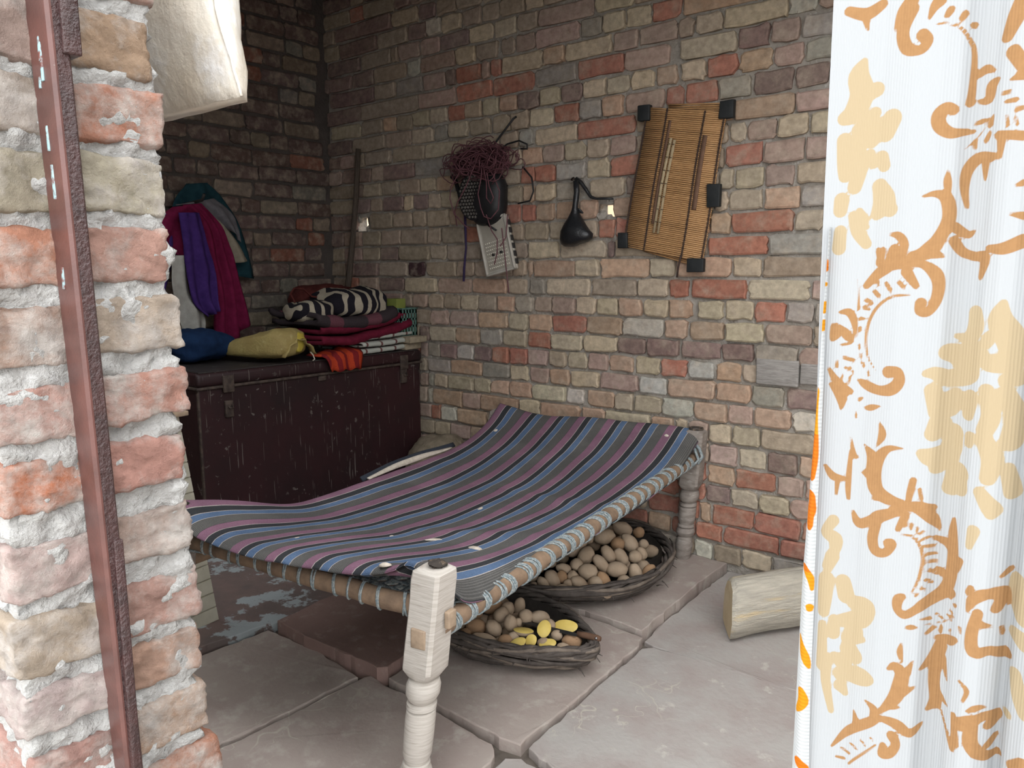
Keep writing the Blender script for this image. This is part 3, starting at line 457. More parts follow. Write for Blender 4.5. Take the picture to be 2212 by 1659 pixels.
TOPS = [1.494, 1.413, 1.336, 1.259, 1.176, 1.089, 1.006, .918, .831, .750, .672, .588]
BOTS = [1.425, 1.348, 1.270, 1.192, 1.111, 1.029, .946, .855, .760, .690, .604, .515]
ENDS = [-2.398, -2.387, -2.390, -2.393, -2.381, -2.380, -2.394, -2.388, -2.386, -2.386, -2.384, -2.371]
RCOL = [(.50, .35, .24), (.60, .29, .20), (.58, .52, .40), (.60, .36, .29), (.60, .49, .39), (.60, .33, .26), (.60, .33, .27), (.60, .45, .38), (.58, .36, .30), (.56, .36, .27), (.56, .38, .27), (.54, .26, .17)]
LT = [1.490, 1.415, 1.336, 1.256, 1.172, 1.085, 1.005, .914, .830, .744, .666, .588]
LB = [1.423, 1.350, 1.268, 1.189, 1.105, 1.022, .945, .848, .759, .688, .605, .515]
LCOL = [(.48, .36, .31), (.47, .39, .32), (.52, .46, .35), (.62, .30, .20), (.50, .33, .25), (.58, .33, .27), (.60, .24, .14), (.62, .47, .43), (.55, .45, .35), (.62, .50, .47), (.55, .33, .28), (.5, .4, .33)]
for i in range(12):
    near_brick(2.47, 2.654 + rnd.uniform(-.002, .003), -2.492, ENDS[i], BOTS[i] + .002, TOPS[i], RCOL[i], i + 1, rnd.uniform(-.025, .01))
    near_brick(2.47, 2.654 + rnd.uniform(-.002, .003), -2.598 + rnd.uniform(-.004, .004), -2.500, LB[i], LT[i] - .002, LCOL[i], i + 31, rnd.uniform(-.02, .02))
k = 60
for z in [1.51 + .079 * j for j in range(5)] + [.425 - .088 * j for j in range(5)]:
    for ya, yb in ((-2.598, -2.498), (-2.490, -2.388)):
        k += 1; near_brick(2.47, 2.654, ya, yb, z, z + .068, rnd.choice(RCOL), k)
# short return of the outer face beside the jamb
for j, z in enumerate([.425 + .0 * i for i in range(1)] + LB):
    k += 1; near_brick(2.235, 2.458, -2.600, -2.50, z, z + .07, rnd.choice(LCOL), k)

# the rest of the shell: roof and beams shaped to steer the light, far side, ground outside
mb = MB().box((-.2, -1.75, 2.78), (2.60, .15, 2.9)); mb.box((2.60, -.75, 2.78), (5.85, .15, 2.9))  # unseen roof, its front left open to let sky light down
mb.box((2.52, -1.75, 2.26), (2.60, -.75, 2.78)); mb.box((-.2, -1.75, 2.26), (2.52, -1.67, 2.78)); mb.box((2.60, -.83, 2.22), (5.85, -.75, 2.78))  # unseen down-stand beams, added to shade the upper walls
light_shaping_roof = struct(mb.build('light_shaping_roof', M['roof'], smooth=False))
wall_right = struct(MB().box((5.70, -2.60, -.02), (5.85, .10, 2.8)).build('wall_right', M['plaster'], smooth=False))
yard = struct(MB().box((-8, -14, -.10), (14, -2.585, -.03)).build('ground', M['ground'], smooth=False))
lane = struct(MB().box((-4, .12, -.10), (8, 3.2, -.03)).build('ground_behind', M['ground'], smooth=False))
M['farwall'] = mat('tan_outer_wall', (.55, .38, .25), (.45, .30, .19), 5)  # own tan brick colour; wall added to be seen through the holes
outer = struct(MB().box((-6, 3.0, -.03), (8, 3.15, 2.2)).build('wall_outside', M['farwall'], smooth=False))

# floor of sandstone slabs bedded in earth
floor = struct(MB().box((-.1, -2.6, -.16), (5.75, .05, -.022)).build('floor', M['earth'], smooth=False))
def slab(pts, z, m, th=.05, seed=0, tilt=(0, 0)):
    rg = random.Random(seed); P = []
    n = len(pts); c = Vector((sum(p[0] for p in pts) / n, sum(p[1] for p in pts) / n, 0))
    for i in range(n):
        a = Vector((*pts[i], 0)); b = Vector((*pts[(i + 1) % n], 0)); L = (b - a).length; m_ = max(1, int(L / .022))
        for j in range(m_):
            p = a.lerp(b, j / m_); d = (b - a).normalized(); nn = Vector((d.y, -d.x, 0))
            P.append(p + nn * .006 * fbm((p.x * 18, p.y * 18, seed)) + nn * .004 * fbm((p.x * 60, p.y * 60, seed)))
    bm = bmesh.new()
    f = bm.faces.new([bm.verts.new(p) for p in P])
    if f.normal.z < 0: f.normal_flip()
    r = bmesh.ops.extrude_face_region(bm, geom=[f])
    top = [v for v in r['geom'] if isinstance(v, bmesh.types.BMVert)]
    bmesh.ops.translate(bm, verts=top, vec=(0, 0, th))
    ids = set(top)
    te = [e for e in bm.edges if e.verts[0] in ids and e.verts[1] in ids]
    bmesh.ops.bevel(bm, geom=te, offset=.0035, segments=2, affect='EDGES', profile=.5)
    for v in bm.verts:
        v.co.z += z - th + (v.co.x - c.x) * tilt[0] + (v.co.y - c.y) * tilt[1] + .0035 * fbm((v.co.x * 9, v.co.y * 9, 2))
    return MB().bm(bm).build('stone_slab', m, floor, smooth=False)

S_ = M['stone']; SR = M['stone_red']; SG = M['stone_grey']; SP = M['stone_paint']
slab([(1.374, -1.455), (1.642, -1.445), (1.852, -1.472), (1.848, -1.686), (1.835, -1.904), (1.82, -2.34), (1.36, -2.34), (1.350, -1.90), (1.362, -1.70)], 0, S_, seed=1)
slab([(1.408, -1.440), (1.396, -1.276), (1.387, -1.098), (1.39, -.74), (1.93, -.74), (1.945, -.95), (1.928, -1.133), (1.925, -1.344), (1.935, -1.425), (1.911, -1.445), (1.745, -1.448), (1.574, -1.452)], .038, SR, .075, 2)
slab([(1.880, -1.440), (1.935, -1.450), (2.025, -1.452), (2.157, -1.462), (2.385, -1.482), (2.420, -1.512), (2.428, -1.567), (2.435, -1.724), (2.43, -2.34), (1.84, -2.34), (1.850, -1.912), (1.863, -1.697), (1.868, -1.486)], 0, S_, seed=3)
slab([(1.945, -1.432), (1.936, -1.324), (1.938, -1.133), (1.955, -.95), (1.95, -.742), (2.230, -.735), (2.412, -.752), (2.432, -.809), (2.446, -1.154), (2.452, -1.277), (2.450, -1.425), (2.455, -1.452), (2.393, -1.462), (2.161, -1.448)], .012, S_, .06, 4)
slab([(2.466, -1.440), (2.462, -1.272), (2.455, -1.149), (2.443, -.806), (2.467, -.775), (2.677, -.757), (2.898, -.750), (3.14, -.76), (3.16, -1.44), (2.80, -1.46), (2.563, -1.470)], .004, SG, seed=5)
slab([(2.418, -.740), (2.400, -.615), (2.393, -.308), (2.392, -.004), (2.519, -.004), (2.739, -.004), (3.09, -.004), (3.12, -.735), (2.892, -.738), (2.667, -.745), (2.455, -.752)], -.006, SG, .045, 6)
slab([(2.379, -.004), (2.382, -.303), (2.395, -.62), (2.402, -.735), (2.241, -.722), (1.96, -.73), (1.87, -.73), (1.85, -.004)], .026, S_, .065, 7)
slab([(1.39, -.725), (1.40, -.004), (1.84, -.004), (1.86, -.725)], .01, S_, .055, 8)
slab([(2.436, -1.492), (2.470, -1.468), (2.560, -1.482), (2.83, -1.472), (2.84, -2.34), (2.44, -2.34), (2.442, -1.70)], -.010, SG, .04, 9)
slab([(2.85, -1.472), (3.5, -1.45), (3.5, -2.34), (2.85, -2.34)], 0, S_, .05, 10)
slab([(3.17, -.76), (3.8, -.75), (3.8, -1.44), (3.18, -1.44)], 0, S_, .05, 12)
slab([(3.11, -.004), (3.8, -.004), (3.8, -.74), (3.13, -.73)], 0, S_, .05, 13)
for i_, (xa, xb) in enumerate(((3.82, 4.45), (4.47, 5.1), (5.12, 5.68))):
    for j_, (ya, yb) in enumerate(((-.74, -.01), (-1.45, -.76), (-2.34, -1.47))):
        slab([(xa, yb), (xb, yb), (xb, ya), (xa, ya)], 0, S_, .05, 40 + i_ * 3 + j_)
slab([(3.52, -1.46), (3.80, -1.46), (3.80, -2.34), (3.52, -2.34)], 0, S_, .05, 55)
slab([(1.338, -1.70), (1.366, -1.459), (1.385, -1.416), (1.372, -1.226), (1.366, -1.046), (1.375, -.70), (.72, -.70), (.60, -1.30), (.66, -1.72)], .018, SP, .06, 14)
slab([(1.375, -.69), (1.385, -.004), (.70, -.004), (.72, -.69)], .015, SP, .06, 15)
slab([(.04, -.004), (.69, -.004), (.70, -.69), (.59, -1.28), (.04, -1.28)], .018, SP, .06, 16)
slab([(.04, -1.30), (.58, -1.31), (.64, -1.73), (1.34, -1.72), (1.34, -2.34), (.04, -2.34)], .0, S_, .05, 17)

# steel door post, leaning against the jamb
M['steel'] = mat('red_oxide_paint', (.115, .048, .040), (.08, .035, .030), 25, .4, .65, .35, 300, .15, .002, spec=.5, c3=(.30, .30, .27), s3=55, lo3=.73, hi3=.76)
M['steel2'] = mat('peeling_blue_paint', (.30, .47, .50), (.16, .06, .05), 120, .45, .6, .5)
post = thing('door_post', 'leaning steel door post with peeling red oxide paint against the brick jamb', 'post', (2.67, -2.50, -.03))
def pz(z): return (-2.5095 - .0245 * (z - .62), .0)
mb = MB(); ring = []
for z in [-.03 + .06 * i for i in range(37)]:
    y = -2.509 - .0245 * (z - .62); w = .033 + .019 * (z - .62) if z < 1.6 else .052
    ring.append([Vector((2.655, y, z)), Vector((2.655 + w - .003, y - .0005, z)), Vector((2.655 + w, y + .003, z)), Vector((2.655 + w, y + .005, z)), Vector((2.655, y + .005, z))])
mb.loft(ring).build('outer_flange', M['steel'], post, smooth=False)
M['steel3'] = mat('lumpy_shaded_oxide_paint', (.050, .020, .019), (.030, .014, .014), 40, .4, .65, .28, 190, .9, .004, spec=.6)  # the post's own paint, darkened to put in the inner side's shade
mb = MB(); ring = []
for z in [-.03 + .06 * i for i in range(37)]:
    y = -2.509 - .0245 * (z - .62); w = .033 + .019 * (z - .62) if z < 1.6 else .052
    ring.append([Vector((2.655 + w - .006, y + .0052, z)), Vector((2.655 + w - .0004, y + .0052, z)), Vector((2.655 + w - .0004, y + .0175, z)), Vector((2.655 + w - .002, y + .0195, z)), Vector((2.655 + w - .006, y + .0195, z))])
mb.loft(ring).build('inner_flange', M['steel3'], post, smooth=False)
def pw(z): return 2.655 + .033 + .019 * (z - .62)
def py(z): return -2.509 - .0245 * (z - .62)
MB().box((2.656, py(1.47) + .012, 1.425), (pw(1.47) + .004, py(1.47) + .030, 1.62), .002).build('hinge_plate', M['steel3'], post)
MB().box((2.656, py(.86) + .010, .50), (pw(.86) + .003, py(.86) + .0205, .905), .0015).build('lap_plate', M['steel3'], post)
for (z, dz, dx) in ((1.432, .012, .010), (1.40, .006, .016), (1.344, .013, .012), (1.30, .018, .010), (1.20, .012, .012), (1.42, .02, .007)):
    w = pw(z)
    MB().box((w - dx - .018, py(z) - .0012, z - dz), (w - dx - .015 + .002, py(z) + .001, z + dz), .0008).jit(.001, 90).build('paint_flake', M['steel2'], post)

# ================================================================== CURTAIN
def parse(st):
    return [[tuple(float(a) * 1e-4 for a in p.split(',')) for p in s.split()] for s in st.split(';')]
def sdf(strokes, X, Z):
    d = np.full(X.shape, .05)
    for s in strokes:
        if len(s) == 1:
            s = [s[0], s[0]]
        # smooth the stroke a little so that scrolls read as curves
        if len(s) > 2:
            q = []
            for i in range(len(s) - 1):
                p0 = s[max(i - 1, 0)]; p1 = s[i]; p2 = s[i + 1]; p3 = s[min(i + 2, len(s) - 1)]
                for t in (0, .25, .5, .75):
                    q.append(tuple(.5 * (2 * p1[k] + (p2[k] - p0[k]) * t + (2 * p0[k] - 5 * p1[k] + 4 * p2[k] - p3[k]) * t * t + (3 * p1[k] - p0[k] - 3 * p2[k] + p3[k]) * t ** 3) for k in range(3)))
            s = q + [s[-1]]
        bx0 = min(p[0] - p[2] for p in s) - .004; bx1 = max(p[0] + p[2] for p in s) + .004
        bz0 = min(p[1] - p[2] for p in s) - .004; bz1 = max(p[1] + p[2] for p in s) + .004
        idx = np.nonzero((X > bx0) & (X < bx1) & (Z > bz0) & (Z < bz1))[0]
        if not len(idx): continue
        x, z = X[idx], Z[idx]; dd = np.full(x.shape, .05)
        for (ax, az, ar), (bx, bz, br) in zip(s[:-1], s[1:]):
            vx, vz = bx - ax, bz - az; L = max(vx * vx + vz * vz, 1e-12)
            t = np.clip(((x - ax) * vx + (z - az) * vz) / L, 0, 1)
            dd = np.minimum(dd, np.hypot(x - ax - t * vx, z - az - t * vz) - (ar + (br - ar) * t))
        d[idx] = np.minimum(d[idx], dd)
    return d

def cloth_mat(name, ground, tan, pale, rib_dir, transl=.3):
    nt = NT(name)
    def msk(att):
        a = nt.n('Attribute'); a.attribute_name = att
        return ramp(nt, a.outputs['Fac'], .00025, -.00035)
    n = nz(nt, 260, 3, .6)
    tc = mix(nt, ramp(nt, n, .35, .7), tan, tuple(v * .9 for v in tan))
    c = mix(nt, msk('pale'), ground, pale); c = mix(nt, msk('tan'), c, tc)
    nt.l(c, nt.p.inputs['Base Color']); nt.p.inputs['Roughness'].default_value = .9; nt.p.inputs['Specular IOR Level'].default_value = .15
    w = nt.n('TexWave'); w.wave_type = 'BANDS'; w.bands_direction = rib_dir; w.inputs['Scale'].default_value = 190 if rib_dir == 'X' else 120
    w.inputs['Distortion'].default_value = .6
    nt.l(pos(nt), w.inputs['Vector']); bump(nt, w.outputs[0], .22, .0012)
    tr = nt.n('BsdfTranslucent'); nt.l(c, tr.inputs[0])
    ms = nt.n('MixShader'); ms.inputs[0].default_value = transl
    nt.l(nt.p.outputs[0], ms.inputs[1]); nt.l(tr.outputs[0], ms.inputs[2])
    nt.l(ms.outputs[0], nt.t.nodes['Material Output'].inputs[0])
    return nt.m
M['curtain'] = cloth_mat('printed_cotton_reverse', (.375, .392, .405), (.315, .175, .078), (.375, .300, .190), 'X', .30)
M['hem'] = cloth_mat('printed_cotton_face', (.38, .395, .40), (.44, .115, .007), (.44, .185, .007), 'Z', .15)

KX = [3.412, 3.425, 3.438, 3.4425, 3.447, 3.460, 3.475, 3.485, 3.489, 3.4945, 3.500, 3.5055, 3.512, 3.520, 3.527, 3.5315, 3.536, 3.545, 3.56, 3.58]
KY = [.000, .0015, .004, .0050, .0035, .000, .000, .003, .009, .0120, .008, .000, -.004, -.004, .003, .013, .004, -.006, -.008, .0]
def fold(x):
    x = np.asarray(x); y = np.interp(x, KX, KY)
    far = np.clip((x - 3.56) / .03, 0, 1)
    return y + far * .022 * np.sin((x - 3.58) * 2 * np.pi / .085)
xs = np.concatenate([np.arange(3.4125, 3.60, .0016), np.arange(3.602, 3.95, .0085)])
zs = np.concatenate([np.arange(.03, .78, .012), np.arange(.78, 1.46, .0019), np.arange(1.462, 2.10, .012), [2.10]])
Xg, Zg = np.meshgrid(xs, zs, indexing='ij')
lo = np.clip((1.2 - Zg) / .35, 0, 1) * .006 * np.clip((3.45 - Xg) / .04, 0, 1)
Yg = -2.36 + fold(Xg) * (1 + .25 * np.sin(Zg * 3)) + .002 * np.sin(Zg * 9 + Xg * 40)
V = np.stack([Xg + lo, Yg, Zg], -1).reshape(-1, 3)
nu, nv = len(xs), len(zs)
ii, jj = np.meshgrid(np.arange(nu - 1), np.arange(nv - 1), indexing='ij'); a = (ii * nv + jj).ravel()
Fq = np.stack([a, a + nv, a + nv + 1, a + 1], 1)
curtain = thing('curtain', 'white cotton curtain printed with tan floral scrolls, drawn to the right of the doorway', 'curtain', (3.68, -2.36, .03))
me = bpy.data.meshes.new('curtain_cloth'); me.vertices.add(len(V)); me.vertices.foreach_set('co', V.ravel().astype(np.float32))
me.loops.add(Fq.size); me.loops.foreach_set('vertex_index', Fq.ravel().astype(np.int32))
me.polygons.add(len(Fq)); me.polygons.foreach_set('loop_start', np.arange(0, Fq.size, 4, dtype=np.int32)); me.polygons.foreach_set('loop_total', np.full(len(Fq), 4, dtype=np.int32))
me.update(calc_edges=True); me.validate()
me.polygons.foreach_set('use_smooth', np.ones(len(me.polygons), dtype=bool))
PX, PZ = .150, .54
bx = 3.405 + np.mod(Xg.ravel() - 3.405, PX); bz = .84 + np.mod(Zg.ravel() - .84, PZ)
for nm, st in (('tan', PRINT_TAN), ('pale', PRINT_PALE)):
    at = me.attributes.new(nm, 'FLOAT', 'POINT'); at.data.foreach_set('value', (sdf(parse(st), bx, bz) - (.0012 if nm == 'pale' else 0)).astype(np.float32))
me.materials.append(M['curtain'])
link(bpy.data.objects.new('curtain_cloth', me), curtain)
# the folded-over edge shows the brighter face of the same print
hz = np.arange(.03, 1.235, .003); hx = np.linspace(0, 1, 14)
HV = []; HU = []
for z in hz:
    wdt = np.interp(z, [.03, .855, .912, .98, 1.046, 1.094, 1.131, 1.171, 1.24], [.034, .0135, .0115, .0105, .008, .0065, .005, .0025, .0003])
    x0 = np.interp(z, [.03, .85, 1.0, 1.13, 1.24], [3.396, 3.4095, 3.410, 3.4138, 3.418])
    for t in hx:
        HV.append((x0 + wdt * t, -2.3622 - .0035 * math.sin(t * math.pi) + .006 * (1 - t) ** 2, z)); HU.append((x0 + wdt * t, z))
n2 = len(hx); HF = [(i * n2 + j, (i + 1) * n2 + j, (i + 1) * n2 + j + 1, i * n2 + j + 1) for i in range(len(hz) - 1) for j in range(n2 - 1)]
ho = mesh('hem', HV, HF, M['hem'], curtain)
HU = np.array(HU); d = sdf(parse(PRINT_HEM), HU[:, 0], .84 + np.mod(HU[:, 1] - .84, PZ))
ho.data.attributes.new('tan', 'FLOAT', 'POINT').data.foreach_set('value', np.where(HU[:, 1] % .2 < .1, d, .05).astype(np.float32))
ho.data.attributes.new('pale', 'FLOAT', 'POINT').data.foreach_set('value', d.astype(np.float32))
M['rod'] = mat('dull_iron', (.10, .09, .085), rough=.5)
rod = tag(MB().tube([(2.66, -2.36, 2.11), (5.69, -2.36, 2.11)], .009, 10).build('curtain_rod', M['rod']), 'dull iron curtain rod above the doorway', 'rod')

# ================================================================== CHARPAI (rope cot)
N0 = Vector((2.43, -1.72, 0)); AX = Vector((-.1040, .9946, 0)); BX = Vector((-.9912, -.1321, 0))
def bed(s, t, z): return N0 + BX * (s * (1 + .032 * t)) + AX * t + Vector((0, 0, z))   # the frame is a little wider at its head end
BW, BL = .87, 1.675
M['legwood'] = mat('whitewashed_wood', (.53, .495, .45), (.40, .36, .315), 45, .4, .7, .85, 70, .4, .0015, stretch=(.35, .35, 6), c3=(.30, .255, .215), s3=20, lo3=.60, hi3=.72)
M['legwood2'] = mat('greyed_turned_wood', (.30, .265, .235), (.19, .16, .14), 22, .4, .68, .85, 90, .3, .003, stretch=(1, 1, 3), c3=(.40, .37, .33), s3=30, lo3=.6, hi3=.7)
M['railwood'] = mat('bamboo_rail', (.28, .19, .125), (.16, .11, .075), 18, .35, .65, .8, 60, .5, .004)
M['rope'] = mat('blue_grey_cord', (.19, .235, .25), (.36, .38, .37), 160, .45, .6, .95, 320, .7, .003)
M['sooty'] = mat('dark_splintered_wood', (.05, .042, .036), (.22, .16, .11), 60, .5, .7, .95, 90, .8, .006)
cot = thing('charpai', 'low wooden rope cot with whitewashed turned legs, its head end at the brick wall', 'cot', N0)

def ring_sq(c, h, k, ang, n=28):
    """rounded section: k=0 circle, k=1 square"""
    out = []
    for j in range(n):
        th = 2 * math.pi * j / n; ct, st = math.cos(th), math.sin(th)
        m = max(abs(ct), abs(st)); r = h * ((1 - k) + k / m) if k < 1 else h / m
        r = min(r, h * (1 + .36 * k))
        x, y = r * ct, r * st
        out.append(c + Vector((x * math.cos(ang) - y * math.sin(ang), x * math.sin(ang) + y * math.cos(ang), 0)))
    return out
LEGP = [(0, .028, 0), (.01, .032, 0), (.06, .035, 0), (.098, .028, 0), (.103, .033, 0), (.118, .038, 0), (.134, .034, 0), (.137, .026, 0), (.142, .033, 0), (.150, .032, 0), (.152, .027, 0),
        (.165, .0335, 0), (.19, .0345, 0), (.215, .0345, 0), (.226, .033, 0), (.229, .026, 0), (.232, .034, 0), (.243, .034, 0), (.246, .026, 0), (.252, .032, 0), (.265, .0385, 0), (.285, .0390, 0), (.297, .035, 0),
        (.301, .026, 0), (.308, .034, .4), (.325, .0395, 1), (.36, .0395, 1), (.42, .039, 1), (.48, .0385, 1), (.53, .039, 1), (.548, .037, 1), (.556, .028, .5)]
def leg(s, t, lean, zb, m, top='plain', low=1.0):
    ang = math.atan2(AX.y, AX.x); ctop = bed(s, t, 0); mb = MB(); rings = []
    for z, h, k in LEGP:
        z = z * low if z < .155 else (z if z > .225 else .155 * low + (z - .155) * (.225 - .155 * low) / .07)
        f = 1 - z / .56
        rings.append(ring_sq(ctop + Vector((lean[0] * f, lean[1] * f, zb + z * (.56 - zb + .005) / .556)), h, k, ang))
    mb.loft(rings).jit(.0012, 10)
    lg = mb.build('leg', m, cot); lg.data.set_sharp_from_angle(angle=math.radians(32))
    zt = .563
    if top == 'hollow':
        q = MB(); q.loft([ring_sq(ctop + Vector((0, 0, zt - .002)), .029, 0, 0, 20), ring_sq(ctop + Vector((0, 0, zt + .010)), .028, 0, 0, 20),
                          ring_sq(ctop + Vector((0, 0, zt + .008)), .021, 0, 0, 20), ring_sq(ctop + Vector((0, 0, zt - .03)), .019, 0, 0, 20)], cap=False)
        q.add(ring_sq(ctop + Vector((0, 0, zt - .012)), .020, 0, 0, 20), [tuple(range(20))])
        q.build('burnt_rim', M['sooty'], lg)
    else:
        q = MB(); q.loft([ring_sq(ctop + Vector((0, 0, zt - .008)), .027, .3, ang, 18), ring_sq(ctop + Vector((.004, .003, zt + .008)), .022, 0, 0, 18), ring_sq(ctop + Vector((.006, .004, zt + .014)), .012, 0, 0, 18)]).jit(.008, 60)
        q.build('splintered_top', M['sooty'], lg)
    return lg
ln = (-.052, -.038)
L1 = leg(0, 0, ln, 0, M['legwood'], low=.66); L2 = leg(0, BL, (-.042, -.005), .026, M['legwood2'], 'hollow')
L3 = leg(BW, 0, ln, .0, M['legwood2']); L4 = leg(BW, BL, (-.03, -.01), .012, M['legwood2'])
M['peg'] = mat('pale_tenon', (.40, .30, .21), (.28, .21, .15), 40)
def peg(c, ax, w, h, lg):
    side = Vector((0, 0, 1)).cross(ax); q = MB().box((-w, -h, -.006), (w, h, .008), .003)
    mx = Matrix((side.to_tuple() + (0,), (0, 0, 1, 0), ax.to_tuple() + (0,), (0, 0, 0, 1))).transposed()
    mx.translation = c; q.xf(mx).jit(.0015, 60).build('tenon', M['peg'], lg)
peg(bed(-.0, -.0415, .412) + Vector((-.012, -.004, 0)), -AX, .019, .022, L1); peg(bed(-.0415, 0, .452) + Vector((-.005, 0, 0)), -BX, .014, .019, L1)
def railcurve(p, q, sag, n=24, wob=.006, seed=0):
    return [p.lerp(q, i / n) + Vector((wob * noise.noise((i * .35, seed, 1)), wob * noise.noise((i * .35, seed, 5)), -sag * math.sin(math.pi * i / n))) for i in range(n + 1)]
rails = []
for nm, p, q, r, sd in (('side_rail', bed(.0, .0, .42), bed(0, BL, .455), .025, 1), ('side_rail', bed(BW, 0, .41), bed(BW, BL, .42), .024, 2),
                        ('end_rail', bed(0, 0, .458), bed(BW, 0, .476), .0235, 3), ('end_rail', bed(0, BL, .47), bed(BW, BL, .47), .0235, 4)):
    c = railcurve(p, q, .004, seed=sd); ro = MB().tube(c, r, 14).build(nm, M['railwood'], cot); rails.append((ro, c, r))
def along(c, t):
    x = t * (len(c) - 1); i = min(int(x), len(c) - 2); return c[i].lerp(c[i + 1], x - i), (c[i + 1] - c[i]).normalized()
def wraps(rail, n, t0, t1, strands):
    ro, c, r = rail; rg = random.Random(n)
    for k in range(n):
        t = t0 + (t1 - t0) * (k + rg.uniform(-.2, .2)) / n; q = MB()
        for s in range(strands):
            p, d = along(c, min(max(t + (s - strands / 2) * .0037, .001), .999)); up = Vector((0, 0, 1)); w = d.cross(up).normalized(); u = w.cross(d)
            tw = d * rg.uniform(-.004, .004)
            q.tube([p + (u * math.cos(a) + w * math.sin(a)) * (r + .002) + (d * .013) * math.sin(a) + tw * math.cos(a) for a in [2 * math.pi * j / 14 for j in range(15)]], .0027, 5, False)
        q.build('rope_wrap', M['rope'], ro)
wraps(rails[0], 26, .02, .97, 4); wraps(rails[2], 15, .05, .95, 2); wraps(rails[3], 14, .05, .95, 3)
M['rope2'] = M['rope']
MB().tube([bed(.03, BL - .03, .545), bed(-.028, BL - .045, .50), bed(-.042, BL - .05, .47), bed(-.03, BL - .07, .445)], .007, 6).build('rope_tie', M['rope'], rails[0][0])
MB().tube([bed(.04, BL - .05, .54), bed(-.015, BL - .06, .50), bed(-.036, BL - .075, .462), bed(-.02, BL - .09, .44)], .006, 6).build('rope_tie', M['rope'], rails[0][0])

# ------------------------------------------------------------------ striped mattress
CT = [-.035, .12, .42, .75, 1.08, 1.38, 1.56, 1.685]
CS = [-.01, .05, .20, .42, .65, .80, .875]
CZ = [[.560, .572, .545, .528, .522, .552, .600],
      [.478, .500, .505, .497, .495, .525, .556],
      [.452, .450, .446, .438, .440, .452, .468],
      [.448, .440, .424, .410, .414, .436, .460],
      [.450, .444, .430, .414, .416, .436, .456],
      [.470, .472, .470, .462, .456, .462, .474],
      [.530, .528, .527, .522, .514, .520, .530],
      [.572, .578, .582, .580, .570, .590, .606]]
def crom(k, x, v):
    i = int(np.clip(np.searchsorted(k, x) - 1, 0, len(k) - 2)); t = (x - k[i]) / (k[i + 1] - k[i])
    p0, p1, p2, p3 = v[max(i - 1, 0)], v[i], v[i + 1], v[min(i + 2, len(k) - 1)]
    m1 = (p2 - p0) / (k[i + 1] - k[max(i - 1, 0)]) * (k[i + 1] - k[i]); m2 = (p3 - p1) / (k[min(i + 2, len(k) - 1)] - k[i]) * (k[i + 1] - k[i])
    return (2 * t ** 3 - 3 * t * t + 1) * p1 + (t ** 3 - 2 * t * t + t) * m1 + (-2 * t ** 3 + 3 * t * t) * p2 + (t ** 3 - t * t) * m2
def mz(s, t):
    rowz = [crom(CS, s, r) for r in CZ]; z = crom(CT, t, rowz)
    z += .0045 * noise.noise((s * 5, t * 4, 2)) + .003 * noise.noise((s * 14, t * 6, 5))
    e = min(1, max(0, (.03 - t) / .085)); z -= .014 * e * e * min(1, max(0, (s - .05) / .06))
    e = min(1, max(0, (.03 - s) / .05)); z -= .018 * e * e
    z += .006 * math.exp(-((t - 1.02 - .22 * (s - .4)) / .035) ** 2) * max(0, 1 - abs(s - .25) / .4) + .006 * math.exp(-((t - .62 + .3 * s) / .04) ** 2) * max(0, 1 - abs(s - .2) / .35)
    return z
# woven webbing under the mattress
web = MB(); rg = random.Random(4)
def sagz(s, t): return min(.447, mz(min(max(s, 0), .87), min(max(t, -.03), 1.68)) - .026 - .014) if 1 else .452 - .055 * math.sin(math.pi * min(max(s / BW, 0), 1)) * math.sin(math.pi * min(max(t / BL, 0), 1))
for k in range(46):
    t = .03 + (BL - .06) * k / 45
    web.tube([bed(s, t + .05 * math.sin(s * 5), sagz(s, t) + .004 * ((k + j) % 2)) for j, s in enumerate([BW * i / 10 for i in range(11)])], .0045, 5, False)
for k in range(26):
    s = .02 + (BW - .04) * k / 25
    web.tube([bed(s, t, sagz(s, t) + .004 * ((k + j) % 2) - .002) for j, t in enumerate([BL * i / 16 for i in range(17)])], .0045, 5, False)
for k in range(9):
    a = .03 + .045 * k
    web.tube([bed(.02, a, .430), bed(a * 1.1, .025, .440)], .0055, 5, False)
w_ = web.build('rope_webbing', M['rope'], cot); w_['kind'] = 'stuff'
